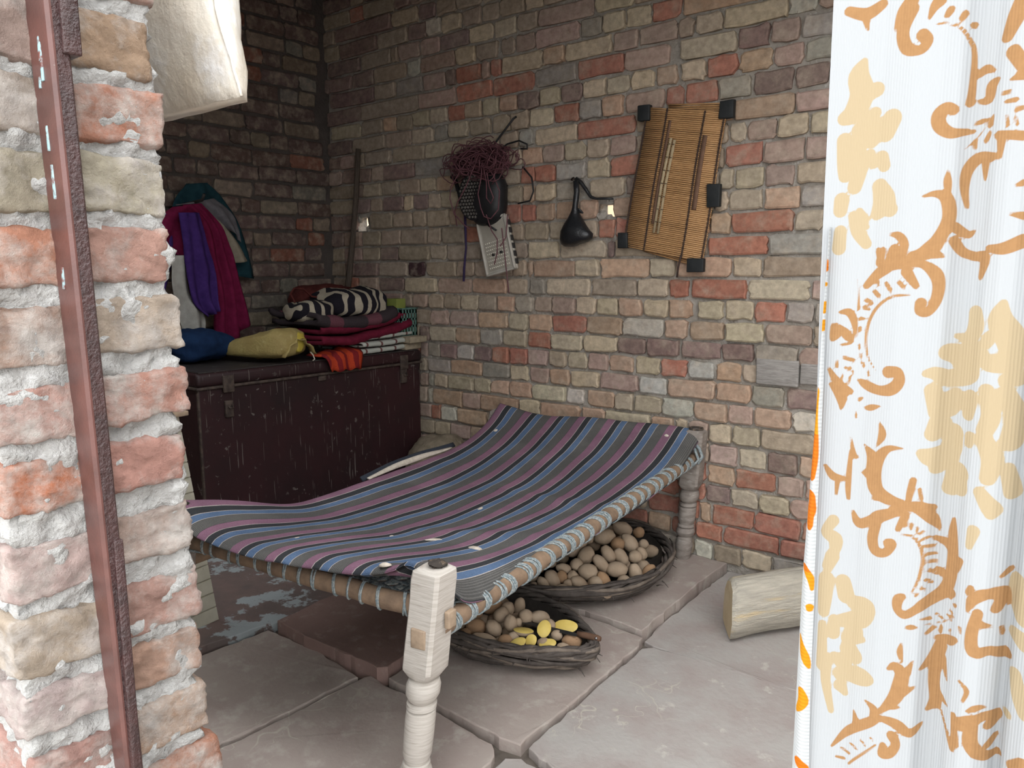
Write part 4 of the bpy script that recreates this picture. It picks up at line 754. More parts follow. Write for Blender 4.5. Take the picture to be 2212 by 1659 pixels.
def stripe_mat():
    nt = NT('striped_ticking')
    a = nt.n('Attribute'); a.attribute_name = 'across'
    w = nz(nt, 6, 2, .5)
    # wobble the stripes a little
    ad = nt.n('Math', operation='MULTIPLY_ADD'); nt.l(w, ad.inputs[0]); ad.inputs[1].default_value = .006; nt.l(a.outputs['Fac'], ad.inputs[2])
    dv = nt.n('Math', operation='DIVIDE'); nt.l(ad.outputs[0], dv.inputs[0]); dv.inputs[1].default_value = .1275
    fr = nt.n('Math', operation='FRACT'); nt.l(dv.outputs[0], fr.inputs[0])
    cr = nt.n('ValToRGB'); cr.color_ramp.interpolation = 'CONSTANT'; nt.l(fr.outputs[0], cr.inputs[0])
    purple = (.215, .115, .165, 1); dark = (.038, .040, .044, 1); blue = (.090, .140, .235, 1); cream = (.42, .385, .36, 1); grey = (.085, .083, .080, 1); pk = (.16, .10, .12, 1)
    stops = [(0, purple), (.245, cream), (.265, dark), (.45, cream), (.47, blue), (.665, cream), (.682, grey), (.985, dark)]
    el = cr.color_ramp.elements
    el[0].position = 0; el[0].color = purple; el[1].position = stops[1][0]; el[1].color = stops[1][1]
    for p, c in stops[2:]:
        e = el.new(p); e.color = c
    # fine pin lines inside the grey band and the long border
    fl = nt.n('Math', operation='MULTIPLY'); nt.l(ad.outputs[0], fl.inputs[0]); fl.inputs[1].default_value = 1 / .0052
    ff = nt.n('Math', operation='FRACT'); nt.l(fl.outputs[0], ff.inputs[0])
    th = nt.n('Math', operation='GREATER_THAN'); nt.l(ff.outputs[0], th.inputs[0]); th.inputs[1].default_value = .62
    band = nt.n('Math', operation='GREATER_THAN'); nt.l(fr.outputs[0], band.inputs[0]); band.inputs[1].default_value = .69
    both = nt.n('Math', operation='MULTIPLY'); nt.l(th.outputs[0], both.inputs[0]); nt.l(band.outputs[0], both.inputs[1])
    c = mix(nt, both.outputs[0], cr.outputs[0], (.13, .128, .122))
    dust = ramp(nt, nz(nt, 5, 5, .6), .45, .8)
    c = mix(nt, dust, c, (1.5, 1.48, 1.45), 'MULTIPLY')
    v = ramp(nt, nz(nt, 420, 2, .5), .35, .7)
    c = mix(nt, v, c, (.72, .72, .72), 'MULTIPLY')
    nt.l(c, nt.p.inputs['Base Color']); nt.p.inputs['Roughness'].default_value = .95; nt.p.inputs['Specular IOR Level'].default_value = .12
    bump(nt, nz(nt, 350, 3, .6), .35, .002)
    return nt.m
M['ticking'] = stripe_mat()
ns, ntt = 120, 150; mt = .026
Sv = [-.022 + (.899) * i / ns for i in range(ns + 1)]; Tv = [-.046 + 1.733 * j / ntt for j in range(ntt + 1)]
tops = []; bots = []; acr = []
for i, s in enumerate(Sv):
    for j, t in enumerate(Tv):
        es = min(i, ns - i) / 5; et = min(j, ntt - j) / 6; e = min(1, es, et); rr = math.sqrt(max(0, 1 - (1 - e) ** 2))
        z = mz(s, t); off = 0
        zc = z - mt / 2
        ss, tt = s, t
        # near right corner pulls in behind the leg head
        d = math.hypot(s, t + .01)
        if d < .085:
            k = (.085 - d) / .085; ss += .05 * k; tt += .055 * k
        tops.append(bed(ss, tt, zc + mt / 2 * rr)); bots.append(bed(ss, tt, zc - mt / 2 * rr - .002)); acr.append(.867 - s)
mb = MB(); nv_ = ntt + 1
fs = [(i * nv_ + j, (i + 1) * nv_ + j, (i + 1) * nv_ + j + 1, i * nv_ + j + 1) for i in range(ns) for j in range(ntt)]
NN = len(tops); fs += [tuple(NN + k for k in reversed(q)) for q in fs[:]]
for i in range(ns):
    for j in (0, ntt): a, b = i * nv_ + j, (i + 1) * nv_ + j; fs.append((a, b, NN + b, NN + a))
for j in range(ntt):
    for i in (0, ns): a, b = i * nv_ + j, i * nv_ + j + 1; fs.append((a, b, NN + b, NN + a))
mat_t = thing('mattress', 'thin cotton mattress with purple, blue and black stripes sagging on the rope cot', 'mattress', bed(.43, .8, .40))
mo = mesh('ticking_cover', tops + bots, fs, M['ticking'], mat_t)
mo.data.attributes.new('across', 'FLOAT', 'POINT').data.foreach_set('value', np.array(acr + acr, dtype=np.float32))
M['cotton'] = mat('raw_cotton', (.62, .56, .48), (.48, .42, .35), 60, bs=90, bst=.7)
def tuft(s, t, w, l, h=.006, nm='cotton_tuft', ang=0):
    q = MB(); n = 12; z0 = mz(s, t)
    for k in range(4):
        pass
    rings = []
    for k, (sc, hz_) in enumerate(((1, 0), (.85, .55), (.5, .9), (.1, 1))):
        rings.append([bed(s + sc * (w * math.cos(a) * math.cos(ang) - l * math.sin(a) * math.sin(ang)), t + sc * (w * math.cos(a) * math.sin(ang) + l * math.sin(a) * math.cos(ang)),
                          mz(s + sc * w * math.cos(a), t + sc * l * math.sin(a)) - .001 + h * hz_) for a in [2 * math.pi * j / n for j in range(n)]])
    q.loft(rings).jit(.0025, 90).build(nm, M['cotton'], mat_t)
tuft(.165, .39, .022, .013); tuft(.31, .40, .010, .028, .004, ang=.5); tuft(.115, -.030, .018, .010, .010); tuft(.80, 1.52, .008, .010); tuft(.09, 1.60, .009, .006); tuft(.42, .80, .006, .016, .003)
tuft(.43, .36, .004, .012, .003); tuft(.55, .12, .004, .008, .003)
# torn side seam on the trunk side: dark border pulled up with the pale wadding showing
P = [[bed(.872 + .012 * u + .012 * math.sin(v * 3.1), .78 + .52 * v, mz(.872, .78 + .52 * v) - .004 + .018 * math.sin(math.pi * v) * u) for v in [j / 20 for j in range(21)]] for u in (0, .5, 1)]
sheet(P, .006).build('wadding', M['cotton'], mat_t)
M['border'] = mat('navy_border', (.022, .028, .042), (.035, .04, .05), 40)
P = [[bed(.886 + .012 * u + .012 * math.sin(v * 3.1), .76 + .58 * v, mz(.872, .76 + .58 * v) + .016 * math.sin(math.pi * v) - .012 + .016 * u) for v in [j / 20 for j in range(21)]] for u in (0, .5, 1)]
sheet(P, .007).build('torn_border', M['border'], mat_t)

# ================================================================== STEEL TRUNK and what stands on it
def trunk_mat():
    nt = NT('scratched_maroon_paint')
    c = mix(nt, ramp(nt, nz(nt, 3.5, 4, .6), .35, .7), (.034, .012, .014), (.018, .010, .011))
    s1 = ramp(nt, nz(nt, 11, 2, .5, stretch=(6, 14, .55)), .675, .69)
    s2 = ramp(nt, nz(nt, 34, 3, .6), .645, .675); s3 = ramp(nt, nz(nt, 4, 2, .5), .45, .62)
    k = nt.n('Math', operation='MULTIPLY'); nt.l(s2, k.inputs[0]); nt.l(s3, k.inputs[1])
    mx_ = nt.n('Math', operation='MAXIMUM'); nt.l(s1, mx_.inputs[0]); nt.l(k.outputs[0], mx_.inputs[1])
    c = mix(nt, mx_.outputs[0], c, (.15, .13, .12))
    nt.l(c, nt.p.inputs['Base Color']); nt.p.inputs['Roughness'].default_value = .5; nt.p.inputs['Specular IOR Level'].default_value = .35
    bump(nt, nz(nt, 16, 3, .5), .12, .01)
    return nt.m
M['trunk'] = trunk_mat()
M['trunktop'] = mat('dusty_black_paint', (.040, .034, .032), (.022, .018, .018), 6, .35, .7, .6, 30, .2, .004, c3=(.10, .09, .082), s3=16, lo3=.56, hi3=.75)
M['rust'] = mat('rusty_iron', (.085, .062, .050), (.045, .033, .028), 40, .4, .6, .7, 90, .4, .003)
T0 = Vector((.727, -.066, 0)); T1 = Vector((-.055, -.9985, 0)); T2 = Vector((-.9985, .055, 0))
TM = Matrix(((T1.x, T2.x, 0, T0.x), (T1.y, T2.y, 0, T0.y), (0, 0, 1, 0), (0, 0, 0, 1)))
trunk = thing('steel_trunk', 'large dark maroon steel trunk with scratched paint along the left wall', 'trunk', (.40, -.6, .02))
TL, TD = 1.185, .56
MB().box((0, 0, .022), (TL, TD, .728), .008).xf(TM).build('body', M['trunk'], trunk, smooth=False)
lid = MB().box((-.006, -.010, .735), (TL + .008, TD + .008, .792), .016).xf(TM).build('lid', M['trunk'], trunk)
MB().box((.006, -.001, .7905), (TL - .006, TD - .004, .7965), .003).xf(TM).build('lid_top', M['trunktop'], lid, smooth=False)
mb = MB(); mb.box((-.009, -.013, .724), (TL + .011, TD, .736), .004); mb.xf(TM).build('rim_bead', M['rust'], trunk)
mb = MB(); mb.box((TL - .004, -.003, .03), (TL + .004, .012, .725), .002); mb.xf(TM).build('corner_seam', M['rust'], trunk)
for u, zz in ((1.058, .62), (.115, .655)):
    MB().box((u - .022, -.020, .705), (u + .026, -.009, .775), .003).xf(TM).build('hasp_strap', M['rust'], lid)
    h = MB().box((u - .016, -.016, zz - .02), (u + .020, .0, zz + .05), .004).xf(TM).build('hasp_plate', M['rust'], trunk)
    MB().tube([TM @ Vector((u - .006, -.016, zz + .03)), TM @ Vector((u - .006, -.030, zz + .02)), TM @ Vector((u + .010, -.030, zz + .02)), TM @ Vector((u + .010, -.016, zz + .03))], .003, 6).build('staple', M['rust'], h)
MB().box((.58, -.012, .70), (.62, .0, .722), .003).xf(TM).build('key_plate', M['rust'], trunk)
MB().tube([TM @ Vector((TL + .002, .22, .655)), TM @ Vector((TL + .03, .24, .63)), TM @ Vector((TL + .034, .32, .622)), TM @ Vector((TL + .03, .40, .63)), TM @ Vector((TL + .002, .42, .655))], .006, 8).build('handle', M['rust'], trunk)
for (u, w) in ((.10, .10), (1.02, .10), (.55, .10)):
    pass

def blob(c, h, rot=0, e1=.6, e2=.6, amp=.012, fq=9, seed=0, nu=44, nv=24, tilt=0, shape=None):
    mb = MB(); P = []
    sg = lambda v, e: math.copysign(abs(v) ** e, v)
    cr, sr = math.cos(rot), math.sin(rot)
    for i in range(nu + 1):
        th = 2 * math.pi * i / nu; row = []
        for j in range(nv + 1):
            ph = -math.pi / 2 + math.pi * j / nv
            p = Vector((h[0] * sg(math.cos(ph), e1) * sg(math.cos(th), e2), h[1] * sg(math.cos(ph), e1) * sg(math.sin(th), e2), h[2] * sg(math.sin(ph), e1)))
            if shape: p = shape(p)
            q = p + Vector((seed * 5.1, seed, 0)); d = p.normalized() if p.length > 1e-6 else Vector((0, 0, 1))
            p = p + d * amp * fbm(q * fq, 3)
            p.z += p.y * tilt
            row.append(Vector((c[0] + p.x * cr - p.y * sr, c[1] + p.x * sr + p.y * cr, c[2] + p.z)))
        P.append(row)
    return mb.grid(P)

def folded(y0, y1, x0, x1, z0, layers, gap, th, seed, tilt=0, skew=0, amp=.006, ny=30, curve=0):
    """cloth folded back and forth in layers, its round folds facing the room (+x)"""
    path = []
    for k in range(layers):
        z = z0 + k * gap; xs_ = [x0 + (x1 - x0) * t for t in [i / 8 for i in range(9)]]
        fr = x1 + .010 * math.sin(k * 2.1 + seed)
        seq = [(x, z) for x in xs_[:-1]] + [(fr - gap * .3, z)]
        if k % 2 == 0:
            seq += [(fr + gap * .30, z + gap * .18), (fr + gap * .45, z + gap * .5), (fr + gap * .30, z + gap * .82)]
        else:
            seq = [(x, z) for x in reversed(xs_)] + [(x0 - gap * .3, z + gap * .25), (x0 - gap * .4, z + gap * .5), (x0 - gap * .3, z + gap * .75)]
        path += seq
    P = []
    for (x, z) in path:
        row = []
        for j in range(ny + 1):
            t = j / ny; y = y0 + (y1 - y0) * t
            n = amp * fbm((x * 7, y * 7, z * 9 + seed)) + amp * .5 * fbm((x * 20, y * 20, seed))
            row.append(Vector((x + skew * (t - .5) + amp * 1.4 * fbm((y * 6, z * 14, seed + 3)), y, z + n + tilt * (t - .5) + curve * (t - .5) ** 2)))
        P.append(row)
    return sheet(P, th)

def wavecloth(name, base, stripe, axis, scale, dist, lo, hi, rough=.95):
    nt = NT(name); w = nt.n('TexWave'); w.wave_type = 'BANDS'; w.bands_direction = axis
    w.inputs['Scale'].default_value = scale; w.inputs['Distortion'].default_value = dist; w.inputs['Detail'].default_value = 1; w.inputs['Detail Scale'].default_value = 1.5
    nt.l(pos(nt), w.inputs['Vector'])
    c = mix(nt, ramp(nt, w.outputs[0], lo, hi), base, stripe)
    c = mix(nt, ramp(nt, nz(nt, 250, 2, .5), .3, .7), c, (.75, .75, .75), 'MULTIPLY')
    nt.l(c, nt.p.inputs['Base Color']); nt.p.inputs['Roughness'].default_value = rough; nt.p.inputs['Specular IOR Level'].default_value = .1
    bump(nt, nz(nt, 200, 3, .6), .4, .003)
    return nt.m
def soft(name, a, b, s=30):
    return mat(name, a, b, s, .35, .65, .95, 180, .35, .003, spec=.1)
M['zebra'] = wavecloth('zebra_fleece', (.018, .016, .022), (.42, .37, .29), 'Y', 5.5, 7.0, .60, .66)
M['greyblanket'] = wavecloth('dark_wool_with_stripes', (.048, .038, .042), (.14, .055, .070), 'Y', 1.35, .6, .72, .76)
M['crimson'] = soft('crimson_blanket', (.145, .014, .032), (.10, .010, .024))
M['redcloth'] = wavecloth('red_orange_print', (.46, .055, .022), (.20, .02, .022), 'Y', 6, 5, .5, .6)
M['maroon'] = soft('dark_maroon_quilt', (.10, .028, .024), (.07, .018, .016))
def check_mat():
    nt = NT('checked_cotton'); c = (.40, .41, .37)
    out = None
    for ax, sc in (('Y', 3.4), ('X', 3.4)):
        w = nt.n('TexWave'); w.bands_direction = ax; w.inputs['Scale'].default_value = sc; w.inputs['Distortion'].default_value = .3; nt.l(pos(nt), w.inputs['Vector'])
        m_ = ramp(nt, w.outputs[0], .95, .975); out = mix(nt, m_, out if out is not None else c, (.13, .05, .045))
    nt.l(out, nt.p.inputs['Base Color']); nt.p.inputs['Roughness'].default_value = .95; bump(nt, nz(nt, 250, 3, .6), .3, .002); return nt.m
M['check'] = check_mat()

o = folded(-.44, -.10, .40, .715, .806, 5, .016, .008, 3, tilt=.008, amp=.004).build('checked_cloth', M['check'])
tag(o, 'pale checked cotton cloth folded at the bottom of the pile on the trunk', 'cloth')
hang = []
for i in range(11):
    t = i / 10; row = []
    for j in range(13):
        u = j / 12; x = .62 + .12 * min(1, t * 1.6); z = .812 if t < .55 else .812 - (t - .55) * .16
        w = 1 - .45 * max(0, t - .4)
        row.append(Vector((x + .006 * math.sin(u * 14 + t * 3), -.57 + (u - .5) * .24 * w + .02 * t, z + .006 * math.sin(u * 18) + (.03 * (1 - t) * u))))
    hang.append(row)
tag(sheet(hang, .005).build('red_cloth', M['redcloth']), 'red and orange printed cloth slipping over the trunk edge under the pile', 'cloth')
tag(folded(-.66, -.11, .36, .700, .868, 3, .026, .018, 7, tilt=.055, amp=.010, curve=.10).build('crimson_blanket', M['crimson']), 'plain crimson blanket folded above the checked cloth on the trunk', 'blanket')
tag(folded(-.68, -.20, .36, .690, .932, 2, .036, .022, 9, tilt=.010, amp=.010, curve=.12).build('striped_blanket', M['greyblanket']), 'dark wool blanket with maroon stripes between zebra and crimson blankets', 'blanket')
zb = MB(); 
q = blob((.54, -.355, 1.035), (.15, .175, .075), 0, .75, .75, .028, 8, 4); zb.v += q.v; zb.f += q.f
n0 = len(zb.v); q = blob((.55, -.60, 1.005), (.12, .105, .050), 0, .7, .75, .020, 9, 6); zb.v += q.v; zb.f += [tuple(i + n0 for i in f) for f in q.f]
zb.build('zebra_blanket', M['zebra']); tag(bpy.data.objects['zebra_blanket'], 'black and cream zebra striped blanket heaped on top of the pile', 'blanket')
tag(blob((.33, -.33, 1.04), (.12, .20, .085), .1, .8, .8, .03, 7, 12).build('maroon_quilt', M['maroon']), 'dark maroon quilt slumped behind the zebra blanket', 'quilt')
zz_ = MB().tube([(.52, -.66, 1.05), (.50, -.67, 1.09), (.49, -.64, 1.115), (.48, -.58, 1.11), (.50, -.55, 1.075), (.52, -.50, 1.065), (.53, -.45, 1.06)], .005, 6)
tag(zz_.build('quilt_cord', M['maroon']), 'dark cord looped over the left end of the zebra blanket', 'cord')

# green plastic basket with slots, small green box, two loose bricks
M['mint'] = mat('mint_plastic', (.115, .215, .185), (.09, .18, .155), 6, rough=.45, bst=0, spec=.4)
M['lime'] = mat('lime_card', (.22, .25, .055), (.17, .20, .05), 10)
gb = thing('plastic_basket', 'small mint green plastic basket with slotted sides behind the blanket pile', 'basket', (.60, -.115, .868))
mb = MB()
for (xa, xb, ya, yb) in ((.515, .708, -.172, -.168), (.704, .708, -.172, -.060), (.515, .519, -.172, -.060), (.515, .708, -.064, -.060)):
    # walls built as a frame of bars so that the slots are open
    for z0, z1 in ((.868, .884), (.908, .920), (.944, .956), (.980, 1.002)):
        mb.box((xa, ya, z0), (xb, yb, z1))
    n = 9 if (xb - xa) > .05 else 5
    for k in range(n + 1):
        if (xb - xa) > .05:
            x = xa + (xb - xa - .010) * k / n; mb.box((x, ya, .868), (x + .010, yb, 1.0))
        else:
            y = ya + (yb - ya - .010) * k / n; mb.box((xa, y, .868), (xb, y + .010, 1.0))
mb.box((.515, -.172, .866), (.708, -.060, .870)); mb.build('slotted_body', M['mint'], gb, smooth=False)
mb = MB()
for a, b in (((.510, -.177, .999), (.713, -.165, 1.007)), ((.510, -.067, .999), (.713, -.055, 1.007)), ((.510, -.177, .999), (.522, -.055, 1.007)), ((.701, -.177, .999), (.713, -.055, 1.007))):
    mb.box(a, b, .002)
mb.build('rim', M['mint'], gb)
tag(MB().box((.575, -.150, .872), (.655, -.085, 1.052), .003).build('card_box', M['lime']), 'small lime green box standing in the mint basket', 'box')
BR = M['brick']
for nm, a, b, lab in (('loose_brick', (.48, -.168, .798), (.735, -.058, .830), 'thin tan brick lying on the right end of the trunk lid'),
                      ('loose_brick', (.50, -.172, .8325), (.775, -.055, .866), 'tan brick lying on top of another under the mint basket')):
    q = MB().box(a, b, .007).jit(.004, 16)
    tag(q.build(nm, BR, None, True, (.30, .25, .18)), lab, 'brick', 'loose bricks on the trunk')

# yellow sack, open end towards the room
M['ysack'] = mat('yellow_woven_sack', (.37, .295, .115), (.30, .225, .085), 14, .35, .65, .6, 70, .7, .006, c3=(.45, .38, .18), s3=30, lo3=.58, hi3=.7)
M['yplastic'] = mat('yellow_plastic', (.42, .33, .055), rough=.4)
ys = thing('yellow_sack', 'crumpled yellow woven sack lying on the trunk with its open end to the right', 'sack', (.50, -.86, .80))
def ysh(p):
    k = (p.x + .22) / .44; p = p.copy(); p.z = p.z * (.30 + .78 * max(0, k)) ; p.y *= (.55 + .5 * max(0, k)); p.z += .045 * k; return p
blob((.50, -.86, .845), (.215, .125, .072), .35, .55, .6, .016, 12, 3, 60, 30, shape=ysh).build('sack_body', M['ysack'], ys)
c0 = Vector((.69, -.79, .87)); P = []
for i in range(3):
    P.append([c0 + Vector((.018 * i + .006 * math.sin(j * 1.7), -.085 + .17 * j / 14, .075 * math.sin(math.pi * j / 14) - .045 + .006 * math.sin(j * 2.3))) for j in range(15)])
sheet(P, .004).jit(.004, 30).build('mouth_flap', M['ysack'], ys)
blob((.688, -.772, .885), (.016, .030, .045), .2, .7, .7, .008, 25, 5, 20, 12).build('inner_bag', M['yplastic'], ys)
MB().tube([(.71, -.73, .838), (.722, -.725, .825), (.728, -.722, .806), (.722, -.728, .800)], .003, 6).build('tie_string', M['cotton'], ys)

# clothes hanging over the trunk
def drape(name, key, m, folds=5, amp=.02, th=.005, seed=0, nu=22, nv=26):
    x, L, R = CLOTHES[key]
    def at(P, v):
        k = [i / (len(P) - 1) for i in range(len(P))]
        return crom(k, v, [p[0] for p in P]), crom(k, v, [p[1] for p in P])
    P = []
    for i in range(nu + 1):
        u = i / nu; row = []
        for j in range(nv + 1):
            v = j / nv; a = at(L, v); b = at(R, v)
            y = a[0] + (b[0] - a[0]) * u; z = a[1] + (b[1] - a[1]) * u
            xx = x + amp * math.sin(u * folds * 2 * math.pi * .5 + v * 1.5 + seed) * (.25 + .75 * v) + .012 * fbm((y * 9, z * 6, seed)) + .02 * math.sin(math.pi * u)
            row.append(Vector((xx, y, z)))
        P.append(row)
    return sheet(P, th).build(name, m)
M['teal'] = soft('teal_cloth', (.018, .055, .068), (.012, .038, .05)); M['greyc'] = soft('grey_cloth', (.17, .165, .18), (.12, .115, .125))
M['beigec'] = soft('beige_cloth', (.30, .265, .205), (.24, .21, .16)); M['magenta'] = soft('magenta_cloth', (.165, .012, .050), (.115, .008, .034))
M['purple'] = soft('violet_cloth', (.060, .028, .150), (.042, .019, .11)); M['whitec'] = soft('off_white_cloth', (.36, .355, .33), (.30, .29, .265)); M['bluec'] = soft('navy_cloth', (.012, .032, .085), (.009, .022, .06))
tag(drape('teal_cloth', 'teal', M['teal'], 4, .02, seed=1), 'dark teal cloth hanging rearmost of the clothes on the left wall', 'cloth')
tag(drape('grey_shirt', 'greycloth', M['greyc'], 3, .012, seed=2), 'grey shirt hanging on the right shoulder of the clothes heap', 'cloth')
tag(drape('beige_cloth', 'beige', M['beigec'], 2, .008, seed=3), 'beige cloth corner sticking out under the grey shirt', 'cloth')
tag(drape('magenta_shawl', 'crimson', M['magenta'], 5, .022, seed=4), 'long magenta shawl hanging down to the trunk lid', 'shawl')
tag(drape('maroon_shawl', 'crimsonL', M['magenta'], 3, .016, seed=5), 'magenta fold spread over the top of the white trousers', 'shawl')
tag(drape('violet_scarf', 'purple', M['purple'], 4, .02, seed=6), 'violet scarf hanging in front of the magenta shawl', 'scarf')
tag(drape('violet_cloth', 'purpleL', M['purple'], 3, .016, seed=7), 'dark violet cloth hanging beside the brick jamb', 'cloth')
tag(drape('white_trousers', 'white', M['whitec'], 3, .014, seed=8), 'off white trousers hanging below the violet scarf', 'trousers')
tag(blob((.30, -1.03, .872), (.16, .14, .066), .1, .8, .8, .03, 8, 8).build('blue_cloth', M['bluec']), 'navy blue cloth heaped on the left end of the trunk', 'cloth')
M['iron'] = mat('black_iron', (.03, .028, .027), rough=.6)
tag(MB().tube([(-.02, -.93, 1.50), (.10, -.93, 1.505), (.24, -.93, 1.515), (.26, -.93, 1.54)], .007, 8).build('wall_peg', M['iron']), 'iron peg in the left wall holding the hanging clothes', 'peg')
# walking stick in the corner
M['stick'] = mat('dark_stick', (.10, .078, .062), (.065, .05, .04), 20, stretch=(6, 6, 1))
tag(MB().tube([(.285, -.045, 1.83), (.262, -.05, 1.60), (.235, -.055, 1.40), (.20, -.06, 1.20), (.165, -.075, .97), (.14, -.08, .797)], [.013, .014, .015, .016, .017, .018], 10).jit(.004, 8).build('wooden_stick', M['stick']), 'dark wooden stick leaning upright in the wall corner', 'stick')

# ================================================================== PANEL, SACK, BASKETS
M['creampanel'] = mat('cream_panel', (.50, .475, .385), (.40, .38, .30), 16, .4, .7, .55, 60, .2, .003, c3=(.27, .24, .19), s3=26, lo3=.66, hi3=.75)
pan = thing('cream_panel', 'cream ribbed panel leaning between the brick jamb and the trunk', 'panel', (1.20, -1.66, .018))
PB, PT = Vector((1.205, -1.535, .018)), Vector((1.195, -1.622, .742))
bk = MB(); ax = (PT - PB); wd = Vector((0, -.20, -.012))
bk.add([PB + d + w for d in (Vector((0, 0, 0)), ax) for w in (Vector((-.018, 0, 0)), wd + Vector((-.018, 0, 0)), wd, Vector((0, 0, 0)))], [(0, 1, 2, 3), (4, 5, 6, 7), (0, 1, 5, 4), (1, 2, 6, 5), (2, 3, 7, 6), (3, 0, 4, 7)])
bk.build('backing_board', M['creampanel'], pan, smooth=False)
n = 14
for k in range(n):
    a = PB + ax * (k + .03) / n; b = PB + ax * (k + .97) / n; q = MB()
    e = Vector((.007, 0, 0)); ins = Vector((0, -.002, 0))
    q.add([a + ins, a + wd, b + wd, b + ins, a + e + ins + ax * .002, a + wd + e + ax * .002, b + wd + e - ax * .002, b + e + ins - ax * .002], [(0, 1, 2, 3), (4, 5, 6, 7), (0, 1, 5, 4), (1, 2, 6, 5), (2, 3, 7, 6), (3, 0, 4, 7)])
    q.build('rib', M['creampanel'], pan, smooth=False)
q = MB(); q.tube([Vector((1.205, -1.645, .706)), Vector((1.222, -1.645, .706))], .013, 14); q.build('knob', M['iron'], pan)
MB().box((1.18, -1.83, .742), (1.222, -1.60, .758), .003).build('top_ledge', M['peg'], pan)

M['wsack'] = mat('white_plastic_sack', (.74, .70, .62), (.62, .54, .43), 7, .42, .72, .45, 22, .5, .012, spec=.4, c3=(.80, .785, .76), s3=11, lo3=.5, hi3=.65)
ws = thing('white_sack', 'plump white plastic sack hanging high behind the brick jamb', 'sack', (2.40, -2.27, 1.44))
rings = []
for k in range(34):
    z = 1.434 + .016 * k; t = min(1, k / 7); t2 = min(1, k / 14); top = max(0, (z - 1.82) / .15)
    xr = 2.628 - .30 * (z - 1.434) * (1 if z < 1.6 else 0) - (.05 if z >= 1.6 else 0) - .10 * top
    FL = Vector((2.20 + .1 * top, -2.262, z)); FR = Vector((xr, -2.266 - .006 * t, z)); BR = Vector((xr - .030 - .045 * t2, -2.236 + .066 * t2 - .05 * top, z)); BL = Vector((2.20 + .1 * top, -2.236 + .06 * t2 - .05 * top, z)); row = []
    bl = (.004 + .044 * math.sin(min(1, k / 10) * math.pi / 2)) * (1 - .6 * top)
    for i in range(22):
        u = i / 22; q = FL.lerp(FR, u); q.y -= bl * math.sin(math.pi * min(1, u * 1.0)) ** .8; row.append(q)
    for i in range(7):
        q = FR.lerp(BR, i / 7); q.x += .010 * math.sin(math.pi * i / 7) * t; row.append(q)
    for i in range(10):
        row.append(BR.lerp(BL, i / 10))
    for i in range(4):
        row.append(BL.lerp(FL, i / 4))
    rings.append([q + Vector((0, 1, 0)) * .006 * fbm((q.x * 14 + q.z * 6, 1, q.z * 9)) + Vector(noise.noise_vector(q * 30)) * .0016 for q in row])
MB().loft(rings).build('sack_body', M['wsack'], ws)
MB().tube([rings[k][22] + Vector((.0012, -.0012, 0)) for k in range(0, 30)], .0022, 5).build('side_seam', M['wsack'], ws)
MB().tube([(2.45, -2.275, 1.91), (2.44, -2.31, 2.0), (2.43, -2.385, 2.06)], .006, 6).build('hang_cord', M['cotton'], ws)

M['withy'] = mat('dry_dark_withy', (.095, .080, .070), (.052, .043, .038), 22, .35, .65, .9, 90, .6, .004, stretch=(1, 1, 1), c3=(.24, .165, .10), s3=18, lo3=.66, hi3=.74)
M['withy2'] = mat('pale_dry_withy', (.19, .155, .125), (.11, .088, .072), 22, .35, .65, .9, 90, .6, .004)
M['shell'] = mat('basket_lining', (.035, .03, .027), (.05, .042, .036), 60)
def basket(name, label, cen, rx, ry, zr, tip, seed, zf):
    b = thing(name, label, 'basket', (cen[0], cen[1], zf), 'withy baskets under the cot'); rg = random.Random(seed)
    def rim(a, k=1, z=0):
        e = 1 + tip * max(0, math.cos(a)) ** 6
        return Vector((cen[0] + rx * k * e * math.cos(a), cen[1] + ry * k * (1 - .25 * tip * max(0, math.cos(a)) ** 2) * math.sin(a), z))
    # woven shell
    V = []; fs = []; na, nr = 72, 9
    for r in range(nr):
        t = r / (nr - 1); k = .55 + .45 * math.sin(t * math.pi / 2); z = zf + .004 + (zr - zf - .004) * (1 - math.cos(t * math.pi / 2)) ** .9
        for a in range(na):
            th = 2 * math.pi * a / na; p = rim(th, k * .945, z + .003 * ((a + r) % 2)); V.append(p)
    fs = [(r * na + a, r * na + (a + 1) % na, (r + 1) * na + (a + 1) % na, (r + 1) * na + a) for r in range(nr - 1) for a in range(na)] + [tuple(range(na))]
    mesh('woven_shell', V, fs, M['shell'], b)
    # withies: bundles laid round the wall and twisted round the rim
    for k in range(17):
        t = k / 16; kk = .69 + .37 * math.sin(min(1, t * 1.08) * math.pi / 2); z = zf + .012 + (zr - zf) * t ** 1.5
        rr = rg.uniform(.0055, .0085); ph = rg.uniform(0, 6); span = rg.uniform(3.6, 6.1); wob = rg.uniform(.005, .012); m_ = 44
        MB().tube([rim(ph + span * i / m_, kk + .012 * math.sin(i * .55 + k), z + wob * math.sin(i * .42 + k * 1.3)) for i in range(m_ + 1)], [rr * min(1, .35 + 4 * min(i, m_ - i) / m_) for i in range(m_ + 1)], 6).jit(.002, 60).build('withy', M['withy' if k % 3 else 'withy2'], b)
    for k in range(4):
        m_ = 90
        MB().tube([rim(2 * math.pi * i / m_, 1.02 + .034 * math.cos(i * .5 + k * 1.571), zr + .013 * math.sin(i * .5 + k * 1.571)) for i in range(m_ + 1)], .0080, 6).jit(.003, 40).build('rim_withy', M['withy'], b)
    for k in range(12):
        a = rg.uniform(-1.9, .6); p = rim(a, 1.03, zr - rg.uniform(0, .05)); d = Vector((math.cos(a), math.sin(a), rg.uniform(-.6, .6)))
        MB().tube([p, p + d * .012, p + d * .026 + Vector((0, 0, -.006))], [.003, .002, .0008], 5).build('broken_end', M['withy'], b)
    return b
